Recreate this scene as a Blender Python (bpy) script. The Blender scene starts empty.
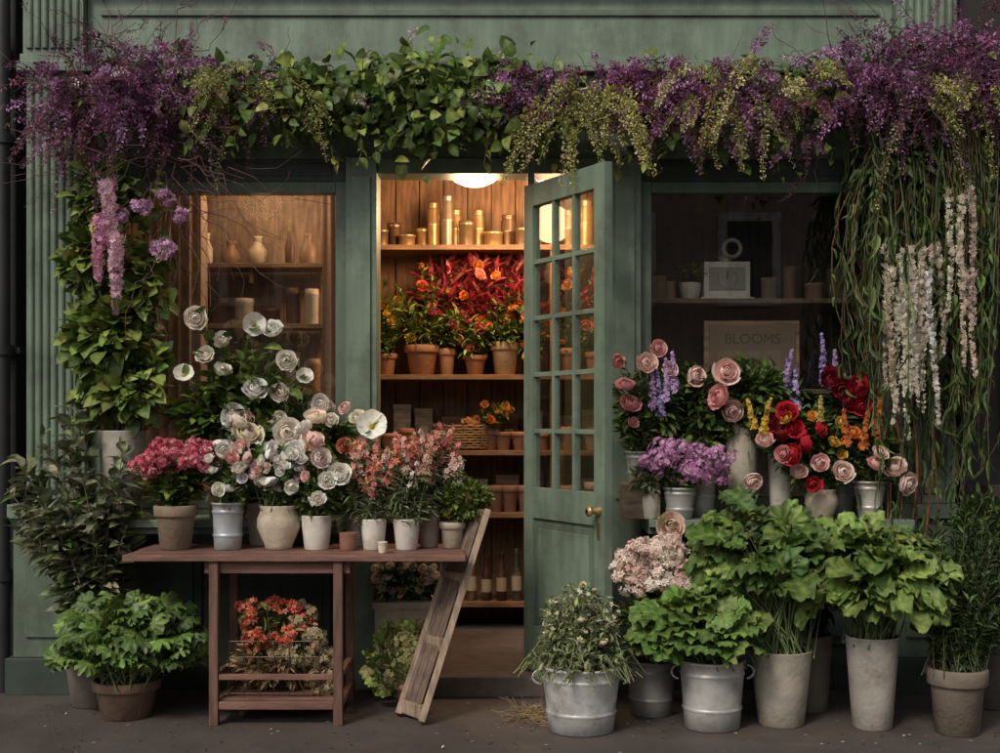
import bpy, math, random
import numpy as np
from mathutils import Vector
rng=np.random.default_rng(7); random.seed(7)
Z3=np.array([0,0,1.0])
def nrm(a):
    a=np.asarray(a,float); return a/np.maximum(np.linalg.norm(a,axis=-1,keepdims=True),1e-9)
def rn(*s): return rng.normal(size=s)
def ru(a,b,n=None): return rng.uniform(a,b,n)

# ---------------------------------------------------------------- materials
def newmat(name):
    m=bpy.data.materials.new(name); m.use_nodes=True
    nt=m.node_tree; nt.nodes.clear()
    out=nt.nodes.new('ShaderNodeOutputMaterial'); return m,nt,out
def vmat(name,rough=.5,metal=0,ns=12,lo=.8,hi=1.15,bump=0,bs=60,transl=0,streak=False,spec=.4,dirt=None,dirtamt=.5,det=4,dscale=3.1):
    m,nt,out=newmat(name); N=nt.nodes; L=nt.links
    at=N.new('ShaderNodeAttribute'); at.attribute_name='Col'
    tc=N.new('ShaderNodeTexCoord'); mp=N.new('ShaderNodeMapping'); L.new(tc.outputs['Object'],mp.inputs[0])
    if streak: mp.inputs['Scale'].default_value=streak
    no=N.new('ShaderNodeTexNoise'); no.inputs['Scale'].default_value=ns; no.inputs['Detail'].default_value=det; L.new(mp.outputs[0],no.inputs['Vector'])
    mr=N.new('ShaderNodeMapRange'); mr.inputs[1].default_value=.3; mr.inputs[2].default_value=.7; mr.inputs[3].default_value=lo; mr.inputs[4].default_value=hi
    L.new(no.outputs[0],mr.inputs[0])
    vm=N.new('ShaderNodeVectorMath'); vm.operation='SCALE'; L.new(at.outputs['Color'],vm.inputs[0]); L.new(mr.outputs[0],vm.inputs['Scale'])
    col=vm.outputs[0]
    if dirt:
        n2=N.new('ShaderNodeTexNoise'); n2.inputs['Scale'].default_value=dscale; n2.inputs['Detail'].default_value=6; n2.inputs['Roughness'].default_value=.7; L.new(tc.outputs['Object'],n2.inputs['Vector'])
        r2=N.new('ShaderNodeMapRange'); r2.inputs[1].default_value=.48; r2.inputs[2].default_value=.72; r2.inputs[3].default_value=0; r2.inputs[4].default_value=dirtamt; L.new(n2.outputs[0],r2.inputs[0])
        mx=N.new('ShaderNodeMix'); mx.data_type='RGBA'; L.new(r2.outputs[0],mx.inputs[0]); L.new(col,mx.inputs[6]); mx.inputs[7].default_value=(*dirt,1); col=mx.outputs[2]
    p=N.new('ShaderNodeBsdfPrincipled'); L.new(col,p.inputs['Base Color'])
    p.inputs['Roughness'].default_value=rough; p.inputs['Metallic'].default_value=metal; p.inputs['Specular IOR Level'].default_value=spec
    if bump:
        n3=N.new('ShaderNodeTexNoise'); n3.inputs['Scale'].default_value=bs; n3.inputs['Detail'].default_value=3; L.new(mp.outputs[0],n3.inputs['Vector'])
        bp=N.new('ShaderNodeBump'); bp.inputs['Strength'].default_value=bump; bp.inputs['Distance'].default_value=.01; L.new(n3.outputs[0],bp.inputs['Height']); L.new(bp.outputs[0],p.inputs['Normal'])
    sh=p.outputs[0]
    if transl:
        t=N.new('ShaderNodeBsdfTranslucent'); L.new(col,t.inputs['Color']); ms=N.new('ShaderNodeMixShader'); ms.inputs[0].default_value=transl
        L.new(sh,ms.inputs[1]); L.new(t.outputs[0],ms.inputs[2]); sh=ms.outputs[0]
    L.new(sh,out.inputs[0]); return m
LEAF=vmat('leaf',.5,ns=40,lo=.7,hi=1.25,transl=.18,spec=.4,det=0)
PETAL=vmat('petal',.7,ns=60,lo=.92,hi=1.06,transl=.22,spec=.2,det=0)
STEM=vmat('stem',.7,ns=30,det=0)
PAINT=vmat('green_paint',.42,ns=5,lo=.76,hi=1.12,bump=.14,bs=40,streak=(3,3,.5),dirt=(.05,.05,.035),dirtamt=.7)
DARK=vmat('dark_paint',.5,ns=5,lo=.7,hi=1.2,bump=.1,bs=30,dirt=(.03,.028,.025))
WOOD=vmat('old_wood',.6,ns=6,lo=.55,hi=1.3,bump=.3,bs=25,streak=(1,8,8),dirt=(.05,.035,.025),dirtamt=.6)
WOODV=vmat('upright_wood',.6,ns=6,lo=.55,hi=1.3,bump=.3,bs=25,streak=(8,8,1),dirt=(.05,.035,.025),dirtamt=.5)
ZINC=vmat('zinc',.42,metal=.35,ns=9,lo=.75,hi=1.15,bump=.08,bs=20,dirt=(.2,.17,.13),dirtamt=.8,dscale=6)
CLAY=vmat('clay',.85,ns=14,lo=.75,hi=1.15,bump=.3,bs=50,dirt=(.12,.09,.06),dirtamt=.85,dscale=7)
CERAM=vmat('ceramic',.45,ns=8,lo=.85,hi=1.08,bump=.05,bs=30,dirt=(.26,.2,.13),dirtamt=.65,dscale=7)
BRASS=vmat('brass',.35,metal=.8,ns=20,lo=.8,hi=1.1)
SOIL=vmat('soil',.95,ns=60,lo=.5,hi=1.4,bump=.6,bs=80)
PLASTER=vmat('plaster',.9,ns=4,lo=.8,hi=1.1,bump=.1)
ASPH=vmat('pavement_asphalt',.62,ns=1.3,lo=.65,hi=1.35,bump=.5,bs=110,dirt=(.035,.029,.026),dirtamt=.8,spec=.45,dscale=1.4)
def brickmat(name,c1,c2,cm):
    m,nt,out=newmat(name);N=nt.nodes;L=nt.links
    tc=N.new('ShaderNodeTexCoord');sp=N.new('ShaderNodeSeparateXYZ');cb=N.new('ShaderNodeCombineXYZ')
    L.new(tc.outputs['Object'],sp.inputs[0]);L.new(sp.outputs[0],cb.inputs[0]);L.new(sp.outputs[2],cb.inputs[1])
    b=N.new('ShaderNodeTexBrick');b.inputs['Scale'].default_value=1;b.inputs['Brick Width'].default_value=.225;b.inputs['Row Height'].default_value=.075;b.inputs['Mortar Size'].default_value=.008
    b.inputs['Color1'].default_value=(*c1,1);b.inputs['Color2'].default_value=(*c2,1);b.inputs['Mortar'].default_value=(*cm,1);L.new(cb.outputs[0],b.inputs[0])
    p=N.new('ShaderNodeBsdfPrincipled');p.inputs['Roughness'].default_value=.9;L.new(b.outputs[0],p.inputs[0]);L.new(p.outputs[0],out.inputs[0]);return m
BRICK=brickmat('brick',(.34,.22,.17),(.42,.29,.22),(.4,.36,.31))
def glassmat():
    m,nt,out=newmat('window_glass');N=nt.nodes;L=nt.links
    t=N.new('ShaderNodeBsdfTransparent');t.inputs[0].default_value=(.97,.97,.95,1)
    g=N.new('ShaderNodeBsdfGlossy');g.inputs['Roughness'].default_value=.012
    f=N.new('ShaderNodeLayerWeight');f.inputs[0].default_value=.5
    a=N.new('ShaderNodeMath');a.operation='POWER';a.inputs[1].default_value=4;L.new(f.outputs['Facing'],a.inputs[0])
    c=N.new('ShaderNodeMath');c.operation='MULTIPLY_ADD';c.inputs[1].default_value=.7;c.inputs[2].default_value=.085;L.new(a.outputs[0],c.inputs[0])
    ms=N.new('ShaderNodeMixShader');L.new(c.outputs[0],ms.inputs[0]);L.new(t.outputs[0],ms.inputs[1]);L.new(g.outputs[0],ms.inputs[2]);L.new(ms.outputs[0],out.inputs[0]);return m
GLASS=glassmat()
def emis(name,c,s):
    m,nt,out=newmat(name);e=nt.nodes.new('ShaderNodeEmission');e.inputs[0].default_value=(*c,1);e.inputs[1].default_value=s;nt.links.new(e.outputs[0],out.inputs[0]);return m
LAMP=emis('lamp_glow',(1,.74,.46),5)

# ---------------------------------------------------------------- builder
class T:
    def __init__(s,v,faces,cm=None,ca=None):
        s.v=np.array(v,float); s.k=len(v)
        s.loops=np.array([i for f in faces for i in f]); s.sizes=np.array([len(f) for f in faces])
        s.cm=np.ones((s.k,3)) if cm is None else np.array(cm,float)
        s.ca=np.zeros((s.k,4)) if ca is None else np.array(ca,float)
class B:
    def __init__(s): s.V=[];s.C=[];s.L=[];s.S=[];s.M=[];s.SM=[];s.n=0;s.mats=[]
    def mi(s,m):
        if m not in s.mats: s.mats.append(m)
        return s.mats.index(m)
    def raw(s,v,loops,sizes,mat,col,smooth=True):
        v=np.asarray(v,float); c=np.empty((len(v),3)); c[:]=col
        s.V.append(v); s.C.append(c); s.L.append(np.asarray(loops)+s.n); s.S.append(np.asarray(sizes))
        s.M.append(np.full(len(sizes),s.mi(mat))); s.SM.append(np.full(len(sizes),smooth)); s.n+=len(v)
    def inst(s,t,pos,R,sc,col,mat):
        pos=np.atleast_2d(pos);N=len(pos)
        if N==0: return
        v=np.einsum('nij,nkj->nki',R,t.v[None]*sc[:,None,:])+pos[:,None]
        cc=np.empty((N,3)); cc[:]=col
        a=t.ca[None,:,3:]; c=t.cm[None]*cc[:,None]*(1-a)+t.ca[None,:,:3]*a
        lo=(t.loops[None]+(np.arange(N)*t.k)[:,None]).ravel()
        s.raw(v.reshape(-1,3),lo,np.tile(t.sizes,N),mat,np.clip(c.reshape(-1,3),0,.9))
    def tubes(s,P,rad,mat,col,m=4):
        P=np.asarray(P,float)
        if P.ndim==2: P=P[None]
        N,K,_=P.shape; r=np.empty((N,K)); r[:]=rad
        t=nrm(np.gradient(P,axis=1)); ref=nrm(np.array([.31,.52,.11])); 
        a=np.cross(t,ref); bad=np.linalg.norm(a,axis=-1)<.1; a[bad]=np.cross(t[bad],[1,0,0]); a=nrm(a); b=np.cross(t,a)
        an=np.arange(m)*2*np.pi/m
        v=P[:,:,None]+r[:,:,None,None]*(a[:,:,None]*np.cos(an)[:,None]+b[:,:,None]*np.sin(an)[:,None])
        i=np.arange(K-1)[:,None]*m; j=np.arange(m)[None]; j2=(j+1)%m
        q=np.stack([i+j,i+j2,i+m+j2,i+m+j],-1).reshape(-1,4)
        lo=(q[None]+(np.arange(N)*K*m)[:,None,None]).ravel()
        cc=np.empty((N,3)); cc[:]=col
        s.raw(v.reshape(-1,3),lo,np.full(len(lo)//4,4),mat,np.repeat(cc,K*m,0))
    def lathe(s,c,prof,mat,col,seg=28,wob=0,sx=1,sy=1):
        K=len(prof); an=np.arange(seg)*2*np.pi/seg; pr=np.array(prof,float)
        w=1+wob*np.sin(an*3+1)
        v=np.stack([c[0]+pr[:,0:1]*np.cos(an)*w*sx,c[1]+pr[:,0:1]*np.sin(an)*w*sy,c[2]+pr[:,1:2]+0*an],-1)
        i=np.arange(K-1)[:,None]*seg; j=np.arange(seg)[None]; j2=(j+1)%seg
        q=np.stack([i+j,i+j2,i+seg+j2,i+seg+j],-1).reshape(-1,4)
        s.raw(v.reshape(-1,3),q.ravel(),np.full(len(q),4),mat,col)
    def disc(s,c,r,mat,col,seg=24):
        an=np.arange(seg)*2*np.pi/seg
        v=np.stack([c[0]+r*np.cos(an),c[1]+r*np.sin(an),c[2]+0*an],-1); s.raw(v,np.arange(seg),[seg],mat,col,False)
    def box(s,x0,x1,y0,y1,z0,z1,mat,col):
        v=[(x,y,z) for x in (x0,x1) for y in (y0,y1) for z in (z0,z1)]
        f=[0,1,3,2, 4,6,7,5, 0,4,5,1, 2,3,7,6, 0,2,6,4, 1,5,7,3]
        s.raw(v,f,[4]*6,mat,col,False)
    def beam(s,p,q,w,h,mat,col,side=(0,1,0)):
        p=np.array(p,float);q=np.array(q,float);d=nrm(q-p);a=nrm(np.cross(d,side));b=np.cross(d,a)
        v=[e+a*w/2*i+b*h/2*j for e in (p,q) for i in (-1,1) for j in (-1,1)]
        f=[0,1,3,2, 4,6,7,5, 0,4,5,1, 2,3,7,6, 0,2,6,4, 1,5,7,3]
        s.raw(v,f,[4]*6,mat,col,False)
    def build(s,name,parent=None,bevel=0):
        me=bpy.data.meshes.new(name); V=np.concatenate(s.V);L=np.concatenate(s.L);S=np.concatenate(s.S)
        me.vertices.add(len(V)); me.vertices.foreach_set('co',V.ravel().astype(np.float32))
        me.loops.add(len(L)); me.loops.foreach_set('vertex_index',L.astype(np.int32))
        me.polygons.add(len(S)); me.polygons.foreach_set('loop_start',np.concatenate([[0],np.cumsum(S)[:-1]]).astype(np.int32))
        me.polygons.foreach_set('material_index',np.concatenate(s.M).astype(np.int32))
        me.polygons.foreach_set('use_smooth',np.concatenate(s.SM))
        for m in s.mats: me.materials.append(m)
        ca=me.attributes.new('Col','FLOAT_COLOR','POINT'); C=np.concatenate(s.C)
        ca.data.foreach_set('color',np.concatenate([C,np.ones((len(C),1))],1).ravel().astype(np.float32))
        me.update(calc_edges=True)
        o=bpy.data.objects.new(name,me); bpy.context.scene.collection.objects.link(o)
        if parent: o.parent=parent
        if bevel:
            bv=o.modifiers.new('bevel','BEVEL'); bv.width=bevel; bv.segments=2; bv.limit_method='ANGLE'
        return o
def empty(name):
    o=bpy.data.objects.new(name,None); bpy.context.scene.collection.objects.link(o); return o

# ---------------------------------------------------------------- templates
def grid_faces(nu,nv,off=0):
    return [(off+i*nv+j,off+(i+1)*nv+j,off+(i+1)*nv+j+1,off+i*nv+j+1) for i in range(nu-1) for j in range(nv-1)]
def leafT(bend=.3,fold=.25,ws=(.04,.40,.5,.33,.0),ts=(0,.22,.5,.78,1)):
    v=[];cm=[]
    for t,w in zip(ts,ws):
        z=-bend*t*t
        for u in (-1,0,1):
            v.append((u*w,t,z+abs(u)*fold*w)); cm.append([1.25]*3 if u==0 else [.92]*3)
    return T(v,grid_faces(5,3),cm)
L1=leafT(.25,.25);L2=leafT(.6,.2);LN=leafT(.5,.3,(.1,.45,.5,.3,0))
LHEART=leafT(.35,.12,(.12,.52,.5,.3,.02),(0,.1,.42,.76,1))
LS=T([(0,0,0),(-.5,.5,.12),(0,1,-.12),(.5,.5,.12)],[(0,1,2),(0,2,3)])
def lobedT(seed,lobes=5,amp=.16,rip=.10,cup=.25,n=30):
    r=np.random.default_rng(seed); v=[(0,0,0)];cm=[[1.5,1.4,1.4]]
    a=np.linspace(-2.8,2.8,n)
    for k,f in enumerate((.4,.75,1)):
        for i,t in enumerate(a):
            R=(.5*(1+amp*np.cos(lobes*t)+.035*np.sin(23*t+seed)+r.normal()*.015)) if k==2 else .5*(1+amp*.4*np.cos(lobes*t))
            vein=abs(np.cos(lobes*t/2))
            R*=f; z=-cup*R*R*1.6+rip*f*f*np.sin(lobes*1.5*t+seed)*.7-.035*vein*f
            v.append((R*np.sin(t),R*np.cos(t)*1.0,z)); q=1.3 if vein>.93 else .88+.08*(2-k)
            cm.append([q]*3)
    F=[(0,1+i,2+i) for i in range(n-1)]
    for k in (0,1):
        F+=[(1+k*n+i,1+(k+1)*n+i,1+(k+1)*n+i+1,1+k*n+i+1) for i in range(n-1)]
    return T(v,F,cm)
LOB=[lobedT(i,7,.07,.10,.2) for i in range(3)]; LOBP=[lobedT(10+i,7,.09,.15,.5) for i in range(4)]
def ruffT(seed):
    r=np.random.default_rng(seed);v=[];cm=[]
    nu,nv=14,9
    for i in range(nu):
        t=i/(nu-1); w=.47*np.sqrt(np.sin(np.pi*(.05+.89*t**1.25)))
        for j in range(nv):
            u=(j/(nv-1)-.5)*2; e=abs(u)**2
            z=-.5*t*t+.13*e*np.sin(i*2.3+seed+np.sign(u))+.25*abs(u)*w+.02*r.normal()
            v.append((u*w*(1+.09*np.sin(i*2.7+seed)*e),t+.06*r.normal()*e+.05*(1-u*u)*(t>.9),z)); cm.append([1.7,1.5,1.7] if j==4 else [1.12-.2*abs(u)]*3)
    return T(v,grid_faces(nu,nv),cm)
RUF=[ruffT(i) for i in range(4)]
def roseT(seed,rings,curl=.22,ns=.02):
    r=np.random.default_rng(seed);v=[];F=[];cm=[]
    for ri,(n,R,top,sp,c) in enumerate(rings):
        ph=r.uniform(0,6)
        for k in range(n):
            a0=ph+k*2*np.pi/n+r.normal()*.12; RR=R*r.uniform(.9,1.1); tp=top+r.normal()*8; off=len(v); cv=c*r.uniform(.95,1.05)
            for i in range(5):
                u=(i/4-.5)*2
                for j in range(5):
                    t=j/4; lat=np.radians(-62+(tp+62)*t*(1-.13*u*u)); w=np.radians(sp)*(.5+.65*np.sin(t*2.1))
                    rad=RR*np.cos(lat)*(1+.05*u*u)+curl*RR*t**5*(ri>0)*(1-.3*u*u)+r.normal()*ns*t
                    z=RR*.8*np.sin(lat)-.12*RR*t**6*(ri>1)+r.normal()*ns*t+.1-.1*ri/len(rings)
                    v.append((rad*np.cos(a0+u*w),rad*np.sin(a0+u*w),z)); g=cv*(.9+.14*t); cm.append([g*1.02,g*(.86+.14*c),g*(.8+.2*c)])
            F+=grid_faces(5,5,off)
    return T(v,F,cm)
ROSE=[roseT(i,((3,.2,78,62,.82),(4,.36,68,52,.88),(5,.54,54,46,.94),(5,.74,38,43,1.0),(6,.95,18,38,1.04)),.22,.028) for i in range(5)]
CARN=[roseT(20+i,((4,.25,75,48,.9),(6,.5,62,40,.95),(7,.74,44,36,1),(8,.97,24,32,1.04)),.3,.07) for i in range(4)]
def openT(n=6):
    v=[];F=[];cm=[];ca=[]
    for k in range(n):
        a0=k*2*np.pi/n; zz=.02*(k%2); off=len(v)
        for i in range(5):
            u=(i/4-.5)*2
            for j in range(4):
                t=j/3; w=np.radians(36)*(.3+.9*np.sin(t*1.9)); rad=.1+.9*t*(1-.12*u*u)
                v.append((rad*np.cos(a0+u*w),rad*np.sin(a0+u*w),.5*t*t+zz+.08*np.sin(u*5+k)*t)); cm.append([1]*3); ca.append([.3,.35,.08,.6 if j==0 else 0])
        F+=grid_faces(5,4,off)
    off=len(v)
    for i in range(8):
        for (rr,z) in ((.2,.04),(.16,.14)): a=i*np.pi/4; v.append((rr*np.cos(a),rr*np.sin(a),z)); cm.append([1]*3); ca.append([.5,.36,.06,1])
    v.append((0,0,.18));cm.append([1]*3);ca.append([.3,.3,.05,1])
    for i in range(8):
        j=(i+1)%8;F.append((off+2*i,off+2*j,off+2*j+1,off+2*i+1));F.append((off+2*i+1,off+2*j+1,off+16))
    return T(v,F,cm,ca)
OPEN=openT()
def floretT(n=5):
    v=[(0,0,0)];F=[];cm=[[.72]*3]
    for k in range(n):
        a=k*2*np.pi/n;o=len(v)
        for da,r,z in ((-.5,.6,.12),(0,1,.18),(.5,.6,.12)): v.append((r*np.cos(a+da),r*np.sin(a+da),z)); cm.append([1.05]*3)
        F.append((0,o,o+1,o+2))
    return T(v,F,cm)
FLO=floretT()
_o=[(1,0,0),(-1,0,0),(0,1,0),(0,-1,0),(0,0,1),(0,0,-1)]
BUD=T(_o,[(0,2,4),(2,1,4),(1,3,4),(3,0,4),(2,0,5),(1,2,5),(3,1,5),(0,3,5)])

# ---------------------------------------------------------------- plant helpers
def pick(pal,n,v=.22,h=.05):
    p=np.array(pal)[rng.integers(0,len(pal),n)]; return np.clip(p*(1+v*rn(n,1)).clip(.45,1.6)*(1+h*rn(n,3)),.003,.9)
def fdir(d,j=.5,up=None):
    d=nrm(d); u=nrm((Z3 if up is None else up)+j*rn(*d.shape)); x=np.cross(d,u); x=nrm(x); z=np.cross(x,d); return np.stack([x,d,z],-1)
def fface(d):
    d=nrm(d); x=nrm(np.cross(rn(*d.shape),d)); y=np.cross(d,x); return np.stack([x,y,d],-1)
def leaves(b,t,pos,d,L,W,pal,j=.5,mat=None,lv=.25,up=None):
    N=len(pos)
    if N==0: return
    ts=t if isinstance(t,list) else [t]; k=rng.integers(0,len(ts),N); s=(1+lv*rn(N)).clip(.45,1.6)
    col=pick(pal,N); R=fdir(d,j,up); sc=np.stack([W*s,L*s,L*s],-1)
    for i,tt in enumerate(ts):
        m=k==i
        if m.any(): b.inst(tt,pos[m],R[m],sc[m],col[m],mat or LEAF)
def flowers(b,t,pos,face,size,pal,lv=.15,mat=None,v=.1):
    pos=np.atleast_2d(np.array(pos,float));N=len(pos); f=np.empty((N,3));f[:]=face
    ts=t if isinstance(t,list) else [t]; k=rng.integers(0,len(ts),N); s=np.empty(N); s[:]=size; s=s*(1+lv*rn(N)).clip(.5,1.5)
    col=pick(pal,N,v,.02); R=fface(f); sc=np.stack([s,s,s],-1)
    for i,tt in enumerate(ts):
        m=k==i
        if m.any(): b.inst(tt,pos[m],R[m],sc[m],col[m],mat or PETAL)
def ell(n,c,r,shell=.5):
    d=nrm(rn(n,3)); q=shell+(1-shell)*rng.random((n,1))**.5; return np.array(c)+d*q*np.array(r),d
def bush(b,c,r,n,t,L,W,pal,clumps=14,cr=.35,up=.25,fwd=0,j=.5,mat=None):
    cc,cd=ell(clumps,c,np.array(r)*.75,.4); k=rng.integers(0,clumps,n); o=rn(n,3)
    pos=cc[k]+nrm(o)*np.array(r)*cr*(.4+.6*rng.random((n,1)))
    d=nrm(nrm(pos-np.array(c))*.8+nrm(o)*.7+Z3*up+np.array([0,-fwd,0]))
    leaves(b,t,pos,d,L,W,np.array(pal),j,mat)
def stems(b,base,rb,targets,rad,col,K=7,bow=.6,mat=None):
    N=len(targets); P0=np.array(base)+np.concatenate([rn(N,2)*rb*.5,np.zeros((N,1))],1); P2=np.array(targets,float)
    P1=P0*(1-.35)+P2*.35; P1[:,2]=P0[:,2]+(P2[:,2]-P0[:,2])*bow; P1+=rn(N,3)*.01
    t=np.linspace(0,1,K)[None,:,None]; P=(1-t)**2*P0[:,None]+2*t*(1-t)*P1[:,None]+t*t*P2[:,None]
    b.tubes(P,np.linspace(rad,rad*.5,K),mat or STEM,pick([col],N,.15)); return P
def along(b,P,per,t,L,W,pal,t0=.25,ang=.9,j=.4,lv=.25,mat=None):
    N,K,_=P.shape; tt=np.tile(np.linspace(t0,.99,per),(N,1))+rn(N,per)*.02; tt=tt.clip(0,.995)*(K-1)
    i=tt.astype(int); f=(tt-i)[...,None]; n=np.arange(N)[:,None]
    p=P[n,i]*(1-f)+P[n,i+1]*f; tg=nrm(P[n,i+1]-P[n,i]); s=nrm(np.cross(tg,rn(N,per,3)))
    d=nrm(tg*math.cos(ang)+s*math.sin(ang))
    leaves(b,t,p.reshape(-1,3),d.reshape(-1,3),L,W,pal,j,mat,lv)
def dome(b,c,r,n,t,size,pal,lumps=14,low=-.3,lr=.38,mat=None,v=.2):
    d=nrm(rn(lumps*4,3)); d=d[(d[:,2]>low)&(d[:,1]<.6)][:lumps]; cc=np.array(c)+d*np.array(r)*.68; m=len(cc)
    k=rng.integers(0,m,n); o=nrm(rn(n,3)+d[k]*.9); pos=cc[k]+o*np.array(r)*lr
    flowers(b,t,pos,nrm(o+.3*rn(n,3)),size,pal,.2,mat,v)
def spikes(b,S,D,Ln,droop,r0,per,t,size,pal,stemc=(.06,.07,.03),t0=.2,K=7,srad=.0025,mat=None,aspect=.55,taper=.8,v=.2,pv=.18):
    N=len(S); Ln=np.empty(N)*0+Ln; tt=np.linspace(0,1,K)[None,:,None]; D=nrm(D)
    P=S[:,None]+D[:,None]*Ln[:,None,None]*tt-Z3*droop*Ln[:,None,None]*tt**2
    P=P+np.cumsum(rn(N,K,3)*.012*np.mean(Ln),1)
    b.tubes(P,np.linspace(srad,srad*.4,K),STEM,stemc,3)
    t_=rng.uniform(t0,.995,(N,per)); q=t_*(K-1); i=q.astype(int); f=(q-i)[...,None]; n=np.arange(N)[:,None]
    p=P[n,i]*(1-f)+P[n,i+1]*f; tg=nrm(P[n,i+1]-P[n,i]); s=nrm(np.cross(tg,rn(N,per,3)))
    prof=(1-taper*(t_-t0)/(1-t0))[...,None]
    p=p+s*r0*prof*rng.uniform(.3,1,(N,per,1)); d=nrm(s+.5*tg+.3*rn(N,per,3))
    bc=np.repeat(pick(pal,N,v,.02),per,0)*(1+pv*rn(N*per,1)).clip(.5,1.5)
    p=p.reshape(-1,3);d=d.reshape(-1,3); sz=(size*(.5+.6*prof)*np.ones((N,per,1))).reshape(-1)
    if t is FLO: b.inst(FLO,p,fface(d),np.stack([sz]*3,-1),bc,mat or PETAL)
    else: b.inst(t,p,fdir(d,.8),np.stack([sz*aspect,sz,sz],-1),bc,mat or PETAL)
    return P
def pot(b,c,rt,rbm,h,mat,col,rim='bead',soil=True):
    th=.008
    if rim=='bead':
        pr=[(rbm*.9,0),(rbm,.004)]
        for f in (.3,.8): r=rbm+(rt-rbm)*f; pr+=[(r-.001,h*f-.012),(r+.001,h*f-.006),(r+.005,h*f),(r+.001,h*f+.006),(r-.0005,h*f+.012)]
        pr+=[(rt,h-.014),(rt+.003,h-.012),(rt+.007,h-.006),(rt+.003,h),(rt-th,h-.001),(rt-th*1.5,h*.88)]
    elif rim=='collar': pr=[(rbm*.9,0),(rbm,.004),(rt*.92,h*.73),(rt*.94,h*.745),(rt+.003,h*.75),(rt+.006,h*.77),(rt+.008,h*.97),(rt+.003,h),(rt-th,h),(rt-th*1.6,h*.86)]
    elif rim=='urn': pr=[(rbm*.9,0),(rbm,.004),(rbm*1.06,h*.1),(rt*1.12,h*.5),(rt*1.1,h*.7),(rt*.93,h*.9),(rt*1.02,h*.985),(rt,h),(rt-th,h),(rt-th*1.6,h*.85)]
    else: pr=[(rbm*.93,0),(rbm,.005),(rbm+(rt-rbm)*.5,h*.5),(rt,h-.006),(rt+.001,h-.002),(rt-.003,h),(rt-th,h-.001),(rt-th*1.5,h*.88)]
    b.lathe(c,pr,mat,col,wob=.006)
    if soil: b.disc((c[0],c[1],c[2]+h*.88),rt-th*1.2,SOIL,(.03,.02,.014))
def handle(b,c,r,h):
    for s in (-1,1):
        a=np.linspace(-1.4,1.4,9); x=c[0]+s*(r+.002+.035*np.cos(a)*1.0)
        b.tubes(np.stack([x,np.full(9,c[1]-.02),c[2]+h*.82+.03*np.sin(a)],-1),.005,ZINC,(.5,.5,.5),6)

def gain(p,g): return [tuple(np.clip(np.array(c)*g*np.array([1.1,1,.82]),0,.85)) for c in p]
GM=gain([(.055,.105,.026),(.075,.135,.033),(.045,.085,.022),(.095,.145,.04)],1.2)
GL=gain([(.15,.21,.055),(.11,.18,.045),(.19,.25,.07),(.09,.145,.035)],1.2)
GD=gain([(.03,.055,.02),(.035,.068,.024),(.045,.08,.025)],1.2)
GG=gain([(.13,.165,.11),(.17,.20,.145),(.095,.13,.08),(.2,.22,.16)],1.15)
GY=[(.52,.48,.18),(.42,.42,.15),(.6,.54,.28),(.34,.36,.12)]
PU=[(.30,.12,.26),(.42,.20,.38),(.19,.07,.16),(.5,.29,.48),(.34,.12,.2),(.16,.065,.12)]
MAU=[(.62,.28,.52),(.68,.38,.58),(.5,.2,.44),(.74,.46,.64)]
PINK=[(.84,.48,.46),(.85,.58,.54),(.82,.40,.40)]
BLUSH=[(.85,.66,.59),(.86,.74,.67),(.84,.58,.53)]
WHT=[(.88,.85,.77),(.87,.82,.71),(.88,.86,.81)]
CORAL=[(.80,.27,.19),(.84,.38,.28),(.80,.3,.28),(.86,.52,.40)]
ORED=[(.72,.14,.07),(.78,.22,.12),(.65,.10,.07),(.8,.32,.2)]
REDP=[(.62,.12,.17),(.72,.19,.25),(.52,.08,.12),(.78,.33,.37)]
DRED=[(.26,.012,.025),(.36,.02,.035),(.18,.01,.02)]
YEL=[(.72,.48,.07),(.78,.56,.12),(.6,.38,.07)]
ORG=[(.75,.28,.06),(.8,.36,.08),(.65,.2,.05)]
TWIG=(.07,.04,.03)
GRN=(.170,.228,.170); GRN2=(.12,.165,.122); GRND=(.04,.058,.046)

# ---------------------------------------------------------------- ground
b=B(); b.box(-60,60,-60,60,-.3,0,ASPH,(.088,.072,.064)); b.build('pavement_ground')

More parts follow.
